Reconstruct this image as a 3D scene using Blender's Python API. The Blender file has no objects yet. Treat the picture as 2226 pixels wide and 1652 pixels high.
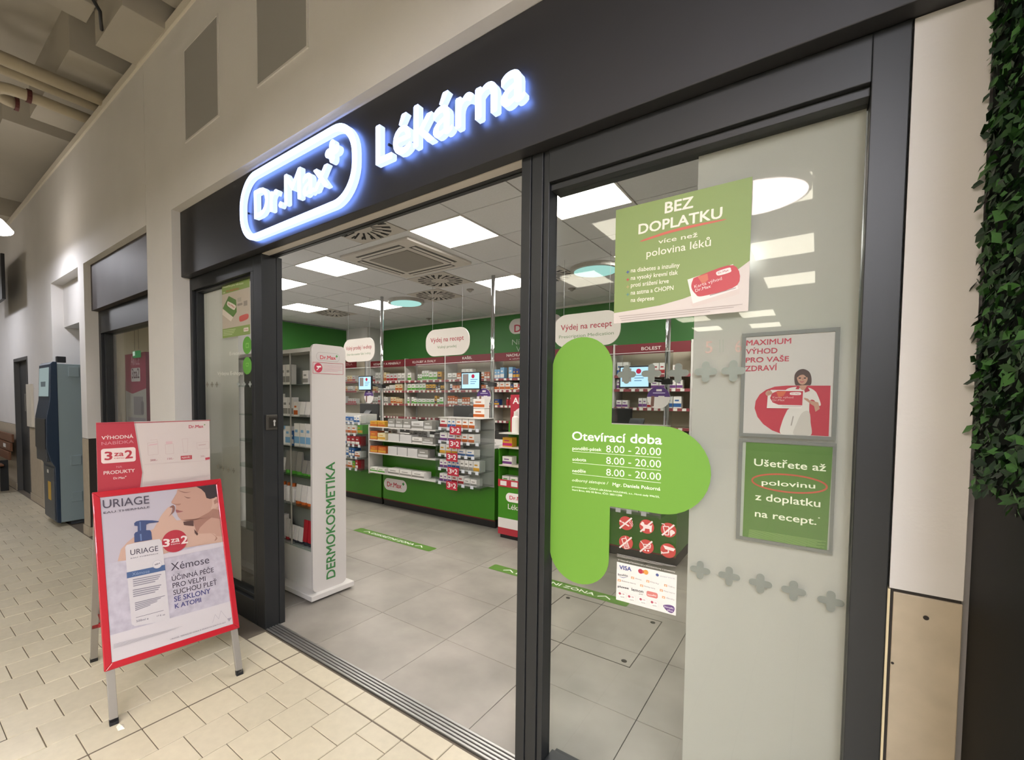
import bpy, bmesh, math, random
from mathutils import Vector, Matrix
random.seed(7)
SC = bpy.context.scene
COL = SC.collection
W, H = 2226.0, 1652.0
# ------------------------------------------------------------------ camera
YAW, PITCH, ROLL = -0.659162, -0.040774, 0.006829
FPX, PX0, PY0 = 998.3824, 1004.8735, 907.2445
CAM = Vector((2.4517, -2.2350, 1.5517))
FWD = Vector((math.sin(YAW) * math.cos(PITCH), math.cos(YAW) * math.cos(PITCH), math.sin(PITCH)))
_r = Vector((math.cos(YAW), -math.sin(YAW), 0)); _u = _r.cross(FWD)
RGT = _r * math.cos(ROLL) + _u * math.sin(ROLL); UPV = _u * math.cos(ROLL) - _r * math.sin(ROLL)
cd = bpy.data.cameras.new('camera'); cam = bpy.data.objects.new('camera', cd); COL.objects.link(cam)
cd.sensor_fit = 'HORIZONTAL'; cd.sensor_width = 36.0; cd.lens = FPX * 36.0 / W
cd.shift_x = (W / 2 - PX0) / W; cd.shift_y = (PY0 - H / 2) / W
cd.clip_start = 0.02; cd.clip_end = 200
_b = -FWD
cam.matrix_world = Matrix(((RGT.x, UPV.x, _b.x, CAM.x), (RGT.y, UPV.y, _b.y, CAM.y), (RGT.z, UPV.z, _b.z, CAM.z), (0, 0, 0, 1)))
SC.camera = cam
# ------------------------------------------------------------------ world, exposure, lamp strengths
wd = bpy.data.worlds.new('world'); SC.world = wd; wd.use_nodes = True
wd.node_tree.nodes['Background'].inputs[0].default_value = (0.9, 0.87, 0.8, 1)
wd.node_tree.nodes['Background'].inputs[1].default_value = 0.03
SC.view_settings.view_transform = 'Standard'; SC.view_settings.look = 'None'
SC.view_settings.exposure = 1.1; SC.view_settings.gamma = 1.0; SC.view_settings.use_curve_mapping = False
L_SHOP, L_MALL, L_SIGN, L_PEND = 11.0, 8.5, 3.6, 44.0
L_FILL = 22.0
SC.cycles.max_bounces = 7; SC.cycles.diffuse_bounces = 3; SC.cycles.glossy_bounces = 3; SC.cycles.transmission_bounces = 4; SC.cycles.transparent_max_bounces = 20; SC.cycles.adaptive_threshold = 0.05; SC.cycles.sample_clamp_indirect = 6.0
SC.cycles.caustics_reflective = False; SC.cycles.caustics_refractive = False

# ------------------------------------------------------------------ pixel -> place (survey of the photograph)
def ray(px, py):
    return FWD + RGT * ((px - PX0) / FPX) - UPV * ((py - PY0) / FPX)
def P(px, py, ax, val):
    i = 'xyz'.index(ax); d = ray(px, py); t = (val - CAM[i]) / d[i]
    return CAM + d * t
def V(ox, oy, s):
    return lambda x, y: (ox + x / s, oy + y / s)

# ------------------------------------------------------------------ materials
def C(h):
    h = h.lstrip('#'); o = []
    for k in (0, 2, 4):
        c = int(h[k:k + 2], 16) / 255.0
        o.append(c / 12.92 if c <= 0.04045 else ((c + 0.055) / 1.055) ** 2.4)
    return (o[0], o[1], o[2], 1.0)
_M = {}
def mat(name, col='#808080', rough=0.5, metal=0.0, emit=None, es=0.0, var=0.0, vs=8.0, bump=0.0, bs=60.0, rnd=0.0, spec=None, coat=0.0, stretch=None):
    if name in _M: return _M[name]
    m = bpy.data.materials.new(name); m.use_nodes = True; nt = m.node_tree; b = nt.nodes['Principled BSDF']
    col = C(col) if isinstance(col, str) else col
    b.inputs['Base Color'].default_value = col; b.inputs['Roughness'].default_value = rough; b.inputs['Metallic'].default_value = metal
    if spec is not None: b.inputs['Specular IOR Level'].default_value = spec
    if coat: b.inputs['Coat Weight'].default_value = coat
    if emit:
        b.inputs['Emission Color'].default_value = C(emit); b.inputs['Emission Strength'].default_value = es
    if var or bump:
        tc = nt.nodes.new('ShaderNodeNewGeometry'); src = tc.outputs['Position']
        if stretch:
            mp = nt.nodes.new('ShaderNodeMapping'); mp.inputs['Scale'].default_value = stretch; nt.links.new(src, mp.inputs[0]); src = mp.outputs[0]
    if var or rnd:
        mx = nt.nodes.new('ShaderNodeMix'); mx.data_type = 'RGBA'; mx.blend_type = 'MULTIPLY'; mx.inputs[0].default_value = 1.0
        mx.inputs[6].default_value = col
        val = None
        if var:
            n = nt.nodes.new('ShaderNodeTexNoise'); n.inputs['Scale'].default_value = vs; n.inputs['Detail'].default_value = 5.0
            nt.links.new(src, n.inputs['Vector'])
            r = nt.nodes.new('ShaderNodeMapRange'); r.inputs[1].default_value = 0.3; r.inputs[2].default_value = 0.7
            r.inputs[3].default_value = 1 - var; r.inputs[4].default_value = 1 + var * 0.4
            nt.links.new(n.outputs[0], r.inputs[0]); val = r.outputs[0]
        if rnd:
            oi = nt.nodes.new('ShaderNodeObjectInfo'); r2 = nt.nodes.new('ShaderNodeMapRange')
            r2.inputs[3].default_value = 1 - rnd; r2.inputs[4].default_value = 1 + rnd * 0.5
            nt.links.new(oi.outputs['Random'], r2.inputs[0])
            if val is None: val = r2.outputs[0]
            else:
                mm = nt.nodes.new('ShaderNodeMath'); mm.operation = 'MULTIPLY'; nt.links.new(val, mm.inputs[0]); nt.links.new(r2.outputs[0], mm.inputs[1]); val = mm.outputs[0]
        nt.links.new(val, mx.inputs[7]); nt.links.new(mx.outputs[2], b.inputs['Base Color'])
    if bump:
        n = nt.nodes.new('ShaderNodeTexNoise'); n.inputs['Scale'].default_value = bs; nt.links.new(src, n.inputs['Vector'])
        bp = nt.nodes.new('ShaderNodeBump'); bp.inputs['Strength'].default_value = bump; bp.inputs['Distance'].default_value = 0.01
        nt.links.new(n.outputs[0], bp.inputs['Height']); nt.links.new(bp.outputs[0], b.inputs['Normal'])
    _M[name] = m; return m
def glass(name, tint=(0.95, 0.965, 0.955), refl=0.021, rough=0.015):
    if name in _M: return _M[name]
    m = bpy.data.materials.new(name); m.use_nodes = True; nt = m.node_tree; nt.nodes.clear()
    o = nt.nodes.new('ShaderNodeOutputMaterial'); mx = nt.nodes.new('ShaderNodeMixShader')
    t = nt.nodes.new('ShaderNodeBsdfTransparent'); t.inputs[0].default_value = (*tint, 1)
    g = nt.nodes.new('ShaderNodeBsdfGlossy'); g.inputs['Roughness'].default_value = rough
    lw = nt.nodes.new('ShaderNodeLayerWeight'); lw.inputs[0].default_value = 0.5
    p = nt.nodes.new('ShaderNodeMath'); p.operation = 'POWER'; p.inputs[1].default_value = 5.0
    a = nt.nodes.new('ShaderNodeMath'); a.operation = 'MULTIPLY_ADD'; a.inputs[1].default_value = 0.9; a.inputs[2].default_value = refl
    nt.links.new(lw.outputs['Facing'], p.inputs[0]); nt.links.new(p.outputs[0], a.inputs[0]); nt.links.new(a.outputs[0], mx.inputs[0])
    nt.links.new(t.outputs[0], mx.inputs[1]); nt.links.new(g.outputs[0], mx.inputs[2]); nt.links.new(mx.outputs[0], o.inputs[0])
    _M[name] = m; return m
def frosted(name, col, trans=0.5, clear=0.12):
    m = bpy.data.materials.new(name); m.use_nodes = True; nt = m.node_tree; nt.nodes.clear()
    o = nt.nodes.new('ShaderNodeOutputMaterial'); a = nt.nodes.new('ShaderNodeMixShader'); b = nt.nodes.new('ShaderNodeMixShader')
    d = nt.nodes.new('ShaderNodeBsdfDiffuse'); d.inputs[0].default_value = C(col)
    t = nt.nodes.new('ShaderNodeBsdfTranslucent'); t.inputs[0].default_value = C(col)
    r = nt.nodes.new('ShaderNodeBsdfRefraction'); r.inputs['Roughness'].default_value = 0.22; r.inputs['IOR'].default_value = 1.4; r.inputs[0].default_value = (0.9, 0.92, 0.9, 1)
    a.inputs[0].default_value = trans; b.inputs[0].default_value = clear
    nt.links.new(d.outputs[0], a.inputs[1]); nt.links.new(t.outputs[0], a.inputs[2])
    nt.links.new(a.outputs[0], b.inputs[1]); nt.links.new(r.outputs[0], b.inputs[2]); nt.links.new(b.outputs[0], o.inputs[0])
    _M[name] = m; return m
def emis(name, col, s):
    if name in _M: return _M[name]
    m = bpy.data.materials.new(name); m.use_nodes = True; nt = m.node_tree; nt.nodes.clear()
    o = nt.nodes.new('ShaderNodeOutputMaterial'); e = nt.nodes.new('ShaderNodeEmission')
    e.inputs[0].default_value = C(col); e.inputs[1].default_value = s; nt.links.new(e.outputs[0], o.inputs[0])
    _M[name] = m; return m
def tone(h, f):
    o = ''
    for c in C(h)[:3]:
        c = min(1.0, c * f); c = c * 12.92 if c <= 0.0031308 else 1.055 * c ** (1 / 2.4) - 0.055
        o += '%02x' % int(round(c * 255))
    return '#' + o
def flat(hexcol, rough=0.55):
    return mat('print_' + hexcol.lstrip('#'), hexcol, rough)

wall_paint = mat('wall_paint', '#d5d2cf', 0.85, var=0.05, vs=2.0, bump=0.05, bs=90)
stone = mat('beige_stone', '#b3a691', 0.45, var=0.10, vs=14, rnd=0.05)
dark_gap = mat('dark_joint', '#2b2622', 0.8)
metal_dark = mat('anthracite_metal', '#222426', 0.42, 0.1, var=0.06, vs=5)
metal_fascia = mat('anthracite_fascia', '#29292c', 0.5, 0.0, var=0.08, vs=3)
metal_black = mat('black_metal', '#1d1e20', 0.4, 0.2)
alu = mat('brushed_aluminium', '#b3b1ad', 0.35, 0.85, var=0.1, vs=30, stretch=(1, 20, 20))
chrome = mat('chrome', '#d8d8d8', 0.08, 1.0)
mall_tile = mat('mall_tile', '#c6bca4', 0.32, var=0.06, vs=25, rnd=0.07)
mall_grout = mat('mall_grout', '#6b6154', 0.9)
shop_tile = mat('shop_tile', '#9c958b', 0.42, var=0.30, vs=2.2, rnd=0.05, bump=0.02, bs=30)
shop_grout = mat('shop_grout', '#4a4641', 0.9)
white_lac = mat('white_laminate', '#cfcbc5', 0.35)
ceil_tile = mat('ceiling_tile', '#cfd0d1', 0.9, var=0.04, vs=60, rnd=0.03)
ceil_bar = mat('ceiling_bar', '#8d8881', 0.8)
green_wall = mat('green_wall', '#32702a', 0.5, var=0.05, vs=2)
green_lac = mat('green_laminate', '#3f8419', 0.3, var=0.04, vs=3)
dark_red = mat('dark_red_strip', '#6d1520', 0.45)
glass_win = glass('window_glass')
glass_shelf = glass('shelf_glass', (0.86, 0.93, 0.90), 0.06)
acryl = glass('acrylic', (0.90, 0.92, 0.92), 0.045, 0.03)
film = frosted('frosted_film', '#f2efe8', 0.62, 0.36)
black = mat('black_plastic', '#17181a', 0.45)
lamp_panel = emis('lamp_panel', '#fffaf3', L_SHOP)
mall_panel = emis('mall_lamp_panel', '#fff6df', L_MALL)
sign_light = emis('sign_light', '#a9c0ff', L_SIGN)
sign_side = emis('sign_side', '#c6d4ff', 0.7)
sign_back = emis('sign_halo', '#7a9dff', 9.0)  # back face glow added for the blue spill on the fascia
fill_panel = emis('fill_lamp_panel', '#f3f5ff', L_FILL)  # for the added fill lamps beyond the planter
RED, WHITE, GREEN, DGREEN = '#c8283c', '#efe8e4', '#78c22e', '#2f8f34'

# ------------------------------------------------------------------ mesh building
class MB:
    def __init__(s): s.v = []; s.f = []; s.m = []
    def add(s, vs, fs, mi=0):
        n = len(s.v); s.v += [tuple(v) for v in vs]
        for f in fs: s.f.append([i + n for i in f]); s.m.append(mi)
        return s
    def box(s, x0, y0, z0, x1, y1, z1, mi=0):
        x0, x1 = min(x0, x1), max(x0, x1); y0, y1 = min(y0, y1), max(y0, y1); z0, z1 = min(z0, z1), max(z0, z1)
        return s.add([(x0, y0, z0), (x1, y0, z0), (x1, y1, z0), (x0, y1, z0), (x0, y0, z1), (x1, y0, z1), (x1, y1, z1), (x0, y1, z1)],
                     [(3, 2, 1, 0), (4, 5, 6, 7), (0, 1, 5, 4), (1, 2, 6, 5), (2, 3, 7, 6), (3, 0, 4, 7)], mi)
    def prism(s, loop, off, mi=0):
        off = Vector(off); n = len(loop); a = [Vector(p) for p in loop]
        nrm = Vector((0, 0, 0))
        for i in range(n): nrm += a[i].cross(a[(i + 1) % n])
        if nrm.dot(off) < 0: a.reverse()
        b = [p + off for p in a]
        return s.add(a + b, [list(range(n))[::-1], list(range(n, 2 * n))] + [(i, (i + 1) % n, n + (i + 1) % n, n + i) for i in range(n)], mi)
    def tube(s, pts, r, n=10, mi=0, caps=True):
        pts = [Vector(p) for p in pts]; rings = []
        rr = r if isinstance(r, (list, tuple)) else [r] * len(pts)
        for i, p in enumerate(pts):
            d = (pts[min(i + 1, len(pts) - 1)] - pts[max(i - 1, 0)]).normalized()
            a = d.cross(Vector((0, 0, 1)) if abs(d.z) < 0.9 else Vector((1, 0, 0))).normalized(); b = d.cross(a)
            rings.append([p + (a * math.cos(t) + b * math.sin(t)) * rr[i] for t in [2 * math.pi * k / n for k in range(n)]])
        vs = [v for r_ in rings for v in r_]; fs = []
        for i in range(len(pts) - 1):
            for k in range(n):
                fs.append((i * n + k, i * n + (k + 1) % n, (i + 1) * n + (k + 1) % n, (i + 1) * n + k))
        if caps: fs += [tuple(range(n))[::-1], tuple(range((len(pts) - 1) * n, len(pts) * n))]
        return s.add(vs, fs, mi)
    def lathe(s, prof, c=(0, 0, 0), n=16, mi=0):
        vs = [(c[0] + r * math.cos(2 * math.pi * k / n), c[1] + r * math.sin(2 * math.pi * k / n), c[2] + z) for r, z in prof for k in range(n)]
        fs = [(i * n + k, i * n + (k + 1) % n, (i + 1) * n + (k + 1) % n, (i + 1) * n + k) for i in range(len(prof) - 1) for k in range(n)]
        fs += [tuple(range(n))[::-1], tuple(range((len(prof) - 1) * n, len(prof) * n))]
        return s.add(vs, fs, mi)
    def mesh(s, name, mats, smooth=False):
        me = bpy.data.meshes.new(name); me.from_pydata(s.v, [], s.f)
        for m in (mats if isinstance(mats, (list, tuple)) else [mats]): me.materials.append(m)
        me.polygons.foreach_set('material_index', s.m)
        if smooth: me.polygons.foreach_set('use_smooth', [True] * len(s.f))
        me.update(); return me
    def build(s, name, mats, parent=None, smooth=False, bevel=0.0, loc=None, **tags):
        o = link(name, s.mesh(name, mats, smooth), parent, loc)
        if bevel:
            b = o.modifiers.new('bevel', 'BEVEL'); b.width = bevel; b.segments = 2; b.limit_method = 'ANGLE'; b.angle_limit = 0.6
        tag(o, **tags); return o
def link(name, data, parent=None, loc=None):
    o = bpy.data.objects.new(name, data); COL.objects.link(o)
    if loc is not None: o.location = loc
    if parent is not None:
        o.parent = parent; o.matrix_parent_inverse = Matrix.Translation(-_abs(parent))
    return o
def _abs(o):
    p = Vector(o.location)
    return p
def tag(o, label=None, cat=None, group=None, kind=None):
    if label: o['label'] = label
    if cat: o['category'] = cat
    if group: o['group'] = group
    if kind: o['kind'] = kind
    return o
def thing(name, loc, label=None, cat=None, group=None, kind=None):
    e = bpy.data.objects.new(name, None); COL.objects.link(e); e.location = loc; e.empty_display_size = 0.1
    return tag(e, label, cat, group, kind)
def bx(name, m, x0, y0, z0, x1, y1, z1, parent=None, bevel=0.0, **t):
    return MB().box(x0, y0, z0, x1, y1, z1).build(name, m, parent, bevel=bevel, **t)

# ------------------------------------------------------------------ flat print on real planes
ORD = 'first second third fourth fifth sixth seventh eighth ninth tenth eleventh twelfth thirteenth fourteenth fifteenth sixteenth seventeenth eighteenth'.split()
class Plane:
    def __init__(s, o, u, v):
        s.o, s.u, s.v = Vector(o), Vector(u).normalized(), Vector(v).normalized(); s.n = s.u.cross(s.v).normalized()
    def at(s, a, b, d=0.0): return s.o + s.u * a + s.v * b + s.n * d
    def uv(s, px, py):
        d = ray(px, py); t = (s.o - CAM).dot(s.n) / d.dot(s.n); q = CAM + d * t - s.o
        return (q.dot(s.u), q.dot(s.v))
    def shift(s, d): return Plane(s.o + s.n * d, s.u, s.v)
def facade(y): return Plane((0, y, 0), (1, 0, 0), (0, 0, 1))
_T = {}
def text_mesh(body, bold=0.0, res=3, shear=0.0):
    k = (body, bold, res, shear)
    if k not in _T:
        c = bpy.data.curves.new('t', 'FONT'); c.body = body; c.size = 1.0; c.offset = bold; c.resolution_u = res; c.shear = shear
        o = bpy.data.objects.new('t', c); me = bpy.data.meshes.new_from_object(o)
        vs = [(v.co.x, v.co.y) for v in me.vertices]; fs = [list(p.vertices) for p in me.polygons]
        bpy.data.objects.remove(o); bpy.data.curves.remove(c); bpy.data.meshes.remove(me)
        _T[k] = (vs, fs)
    return _T[k]
CAPH = 0.727
def embolden(vs, fs, e):
    e *= 0.6
    if e <= 0: return [(x, y, 0.0) for x, y in vs], fs
    n = len(vs); v, f = [], []
    for k, (dx, dy) in enumerate(((e, 0.6 * e), (-e, -0.6 * e), (0.6 * e, -e), (-0.6 * e, e))):
        v += [(x + dx, y + dy, k * 0.00008) for x, y in vs]; f += [[i + n * k for i in q] for q in fs]
    return v, f
class Sheet:
    """collects flat print on one plane and builds one child per colour"""
    STEP = 0.0005
    ink = 1.0
    def __init__(s, parent, plane, view=None): s.p, s.pl, s.items, s.view, s.n, s.hold = parent, plane, {}, view or (lambda x, y: (x, y)), 0, False
    def _mb(s, kind, m):
        if not s.hold: s.n += 1
        return s.items.setdefault((kind, m.name, s.n), (MB(), m))[0]
    def uv(s, q): return s.pl.uv(*s.view(*q))
    def puv(s, m, uvs, lay=1, kind='print'):
        m = flat(tone(m, s.ink)) if isinstance(m, str) else m
        a = sum(uvs[i][0] * uvs[(i + 1) % len(uvs)][1] - uvs[(i + 1) % len(uvs)][0] * uvs[i][1] for i in range(len(uvs)))
        if a < 0: uvs = uvs[::-1]
        s._mb(kind, m).add([s.pl.at(a_, b_, lay * s.STEP) for a_, b_ in uvs], [list(range(len(uvs)))]); return s
    def poly(s, m, pts, lay=1, kind='print'): return s.puv(m, [s.uv(q) for q in pts], lay, kind)
    def curve(s, m, pts, lay=1, n=6, kind='print'):
        q = [s.uv(t) for t in pts]; k = len(q); o = []
        for i in range(k):
            p0, p1, p2, p3 = q[i - 1], q[i], q[(i + 1) % k], q[(i + 2) % k]
            for j in range(n):
                t = j / n
                o.append(tuple(0.5 * (2 * p1[c] + (p2[c] - p0[c]) * t + (2 * p0[c] - 5 * p1[c] + 4 * p2[c] - p3[c]) * t * t + (3 * p1[c] - p0[c] - 3 * p2[c] + p3[c]) * t ** 3) for c in (0, 1)))
        return s.puv(m, o, lay, kind)
    def ruv(s, m, a0, b0, a1, b1, r=0.0, lay=1, kind='print', n=8):
        a0, a1 = min(a0, a1), max(a0, a1); b0, b1 = min(b0, b1), max(b0, b1); r = min(r, (a1 - a0) / 2, (b1 - b0) / 2)
        if r <= 0: return s.puv(m, [(a0, b0), (a1, b0), (a1, b1), (a0, b1)], lay, kind)
        return s.puv(m, rr(a0, b0, a1, b1, r, n), lay, kind)
    def rect(s, m, q0, q1, r=0.0, lay=1, kind='print'):
        (a0, b0), (a1, b1) = s.uv(q0), s.uv(q1); return s.ruv(m, a0, b0, a1, b1, r, lay, kind)
    def ell(s, m, c, ra, rb=None, lay=1, n=28, kind='print'):
        (a, b) = s.uv(c); rb = rb or ra
        return s.puv(m, [(a + ra * math.cos(2 * math.pi * k / n), b + rb * math.sin(2 * math.pi * k / n)) for k in range(n)], lay, kind)
    def line(s, m, q0, q1, w, lay=1, kind='print'):
        a, b = Vector(s.uv(q0)), Vector(s.uv(q1)); d = (b - a).normalized(); n = Vector((-d.y, d.x)) * w / 2
        return s.puv(m, [tuple(a + n), tuple(b + n), tuple(b - n), tuple(a - n)], lay, kind)
    def path(s, m, pts, w, lay=1):
        s.n += 1; s.hold = True
        for i in range(len(pts) - 1): s.line(m, pts[i], pts[i + 1], w, lay + 0.35 * (i % 2))
        s.hold = False; return s
    def tuv(s, m, body, a0, b0, a1, b1, h=None, bold=0.0, lay=2, shear=0.0):
        m = flat(tone(m, s.ink)) if isinstance(m, str) else m
        vs, fs = embolden(*text_mesh(body, 0.0, 2 if len(body) > 24 else 3, shear), bold); x0 = min(v[0] for v in vs); x1 = max(v[0] for v in vs)
        d = Vector((a1 - a0, b1 - b0)); w = d.length; d.normalize(); n = Vector((-d.y, d.x)); sx = w / (x1 - x0); sy = (h / CAPH) if h else sx
        s._mb('lettering', m).add([s.pl.at(a0 + d.x * (x - x0) * sx + n.x * y * sy, b0 + d.y * (x - x0) * sx + n.y * y * sy, lay * s.STEP + e) for x, y, e in vs], fs)
        return s
    def text(s, m, body, q0, q1, top=None, bold=0.0, lay=2, shear=0.0):
        a, b = s.uv(q0), s.uv(q1); h = None
        if top is not None: t = s.uv(top); h = math.hypot(t[0] - a[0], t[1] - a[1])
        return s.tuv(m, body, *a, *b, h=h, bold=bold, lay=lay, shear=shear)
    def greek(s, m, q0, q1, q2, q3, n, w=0.5, lay=2):
        """lines too small to read: q0-q1 top edge, q3-q2 bottom edge"""
        a, b, c, d = [Vector(s.uv(q)) for q in (q0, q1, q2, q3)]; s.n += 1; s.hold = True
        for i in range(n):
            t0, t1 = (i + 0.15) / n, (i + 0.15 + w) / n; x = a.lerp(d, t0); y = b.lerp(c, t0)
            f = 0.78 if i == n - 1 and n > 1 else 1.0 - 0.05 * (i % 3)
            s.puv(m, [tuple(x), tuple(x.lerp(y, f)), tuple(a.lerp(d, t1).lerp(b.lerp(c, t1), f)), tuple(a.lerp(d, t1))], lay, 'lettering')
        s.hold = False; return s
    def plus(s, m, c, r, t=0.42, lay=2):
        t *= 0.8
        a, b = s.uv(c); o = []
        k = r * t; e = r - k
        for q in range(4):
            ca, sa = math.cos(q * math.pi / 2), math.sin(q * math.pi / 2)
            for j in range(7):
                th = -math.pi / 2 + math.pi * j / 6; x, y = e + k * math.cos(th), k * math.sin(th)
                o.append((a + x * ca - y * sa, b + x * sa + y * ca))
            o.append((a + k * ca - k * sa, b + k * sa + k * ca))
        return s.puv(m, o, lay)
    def done(s):
        for (kind, _, _n), (mb, m) in s.items.items(): mb.build(kind, m, s.p)
        return s
def rr(a0, b0, a1, b1, r, n=8):
    o = []
    for cx, cy, t0 in ((a1 - r, b0 + r, -90), (a1 - r, b1 - r, 0), (a0 + r, b1 - r, 90), (a0 + r, b0 + r, 180)):
        for k in range(n + 1):
            t = math.radians(t0 + 90 * k / n); o.append((cx + r * math.cos(t), cy + r * math.sin(t)))
    return o
def board(name, plane, a0, b0, a1, b1, th, m, parent, r=0.0, bevel=0.0, d=0.0):
    """a sheet or board lying on a plane, its front face at depth d"""
    a0, a1 = min(a0, a1), max(a0, a1); b0, b1 = min(b0, b1), max(b0, b1)
    lp = rr(a0, b0, a1, b1, r) if r > 0 else [(a0, b0), (a1, b0), (a1, b1), (a0, b1)]
    return MB().prism([plane.at(a, b, d) for a, b in lp], -plane.n * th).build(name, m, parent, bevel=bevel)


# =================================================================== STRUCTURE
XL, XR = -1.505, 2.605            # shop front opening
YF, YW, YG = -0.66, -0.78, -0.60  # frame face, mall wall face, glass
ZH, ZT, ZW = 2.48, 2.98, 4.28     # head of the opening, top of the fascia, top of the wall

# ---- mall floor: square beige tiles laid in staggered columns, each tile a part
floor = thing('floor_mall', (0, -2, 0), kind='structure')
bx('bedding', mall_grout, -14, -16, -0.06, 6, -0.55, -0.004, floor)
def tile_mesh(name, w, d, m, c=0.0025, h=0.006):
    a = MB(); x, y = w / 2, d / 2
    a.add([(-x, -y, -h), (x, -y, -h), (x, y, -h), (-x, y, -h), (-x, -y, -c), (x, -y, -c), (x, y, -c), (-x, y, -c),
           (-x + c, -y + c, 0), (x - c, -y + c, 0), (x - c, y - c, 0), (-x + c, y - c, 0)],
          [(0, 1, 5, 4), (1, 2, 6, 5), (2, 3, 7, 6), (3, 0, 4, 7), (4, 5, 9, 8), (5, 6, 10, 9), (6, 7, 11, 10), (7, 4, 8, 11), (8, 9, 10, 11)])
    return a, a.mesh(name, m)
G = 0.004
tiles = []
for k in range(-70, 30):
    x0, x1 = 0.2 * k, 0.2 * k + 0.2
    off = 0.1 if (k >= 0 and k % 2 == 0) or (k < 0 and (k + 1) % 2 == 0) else 0.0
    y = -0.797
    first = True
    while y > -15.8:
        d = 0.1 if (first and off) else 0.2
        tiles.append((x0 + 0.1, y - d / 2, 0.2, d)); y -= d; first = False
    if x0 > -0.45 and x1 < 1.65: tiles.append((x0 + 0.1, -0.730, 0.2, 0.126))
def seen(t):
    d = Vector((t[0], t[1], 0)) - CAM; z = d.dot(FWD)
    if z < 0.2: return False
    u, v = PX0 + FPX * d.dot(RGT) / z, PY0 - FPX * d.dot(UPV) / z
    return -60 < u < 1300 and v < 1720
near = sorted([t for t in tiles if seen(t)], key=lambda t: (Vector((t[0], t[1], 0)) - CAM).length)[:300]
nearset = set(near); _tm = {}
for t in near:
    g = 0.008 if abs(t[0] - 0.1) < 0.02 or abs(t[0] + 0.1) < 0.02 else G
    k = (t[2], t[3])
    if k not in _tm: _tm[k] = tile_mesh('tile', t[2] - G, t[3] - G, mall_tile)[1]
    link('tile', _tm[k], floor, (t[0], t[1], 0))
rest = MB()
for t in tiles:
    if t in nearset or t[1] < -7: continue
    x, y, w, d = t[0], t[1], (t[2] - G) / 2, (t[3] - G) / 2
    rest.add([(x - w, y - d, 0), (x + w, y - d, 0), (x + w, y + d, 0), (x - w, y + d, 0)], [(0, 1, 2, 3)])
o = rest.build('tile_field', mall_tile, floor); o['kind'] = 'stuff'
bx('tile_bed_far', mall_tile, -14, -15.8, -0.02, 6, -7.05, -0.001, floor)
joint = mat('joint_strip', '#6d6255', 0.8)
bx('expansion_joint', joint, -9, -0.801, -0.004, 1.6, -0.793, 0.0006, floor)
bx('expansion_joint', joint, -0.004, -6, -0.004, 0.004, -0.801, 0.0006, floor)
bx('expansion_joint', joint, -0.004, -0.793, -0.004, 0.004, -0.662, 0.0006, floor)

# ---- shop floor: 60 cm grey stoneware, each tile a part
sfl = thing('floor_shop', (0, 1, 0), kind='structure')
bx('bedding', shop_grout, -5.9, -0.56, -0.06, 2.8, 4.75, -0.004, sfl)
_tm = {}
for i in range(-10, 5):
    for j in range(-1, 8):
        x0, x1, y0, y1 = 0.6 * i, 0.6 * i + 0.6, 0.6 * j, 0.6 * j + 0.6
        y0 = max(y0, -0.556); x0 = max(x0, -5.85); x1 = min(x1, 2.75); y1 = min(y1, 4.7)
        if x1 - x0 < 0.02 or y1 - y0 < 0.02: continue
        k = (round(x1 - x0, 3), round(y1 - y0, 3))
        if k not in _tm: _tm[k] = tile_mesh('tile', k[0] - 0.003, k[1] - 0.003, shop_tile, 0.0012)[1]
        link('tile', _tm[k], sfl, ((x0 + x1) / 2, (y0 + y1) / 2, 0))

# ---- mall wall in pieces round its openings
wall = thing('wall_mall', (-4, YW, 0), kind='structure')
YB = -0.50
bx('plaster', wall_paint, -2.018, YW, ZT, 6.0, YB, ZW, wall)
bx('plaster', wall_paint, -12.0, YW, ZT, -2.024, YB, ZW, wall)
bx('plaster', wall_paint, -2.02, YW, 1.085, XL, YB, ZT, wall)
bx('plaster', wall_paint, -4.08, YW, 1.085, -3.865, YB, ZT, wall)
bx('plaster', wall_paint, -6.85, YW, 1.085, -5.32, YB, ZT, wall)
bx('plaster', wall_paint, -12.0, YW, 1.085, -7.9, YB, ZT, wall)
bx('plaster', wall_paint, -7.9, YW, 2.14, -6.85, YB, ZT, wall)
bx('plaster', wall_paint, -5.32, YW + 0.12, 2.44, -4.08, YB, ZT, wall)           # panel above the niche
bx('plaster', mat('niche_grey', '#6a6b6b', 0.8), -5.32, 0.02, 0, -4.08, 0.06, 2.44, wall)
bx('plaster', mat('niche_grey', '#6a6b6b', 0.8), -5.36, YB, 0, -5.32, 0.06, 2.44, wall)
bx('plaster', wall_paint, -4.08, YB, 0, -4.04, 0.06, 2.98, wall)
for x0, x1 in ((-2.02, XL), (-4.08, -3.865), (-6.85, -6.1), (-6.095, -5.32), (-12.0, -9.4), (-9.395, -7.9)):
    bx('stone_panel', stone, x0 + 0.012, YW - 0.004, 0.11, x1 - 0.002, YB, 1.078, wall, bevel=0.002)
    bx('joint_backing', dark_gap, x0, YW + 0.006, 0.10, x1, YB - 0.004, 1.085, wall)  # dark backing that shows in the stone joints
    bx('plinth', stone, x0, YW - 0.012, 0, x1, YB, 0.105, wall, bevel=0.002)
bx('ledge', mat('ledge_paint', '#d6cfc2', 0.8), -12, YW - 0.02, ZW, 6, YB, ZW + 0.07, wall)
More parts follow.
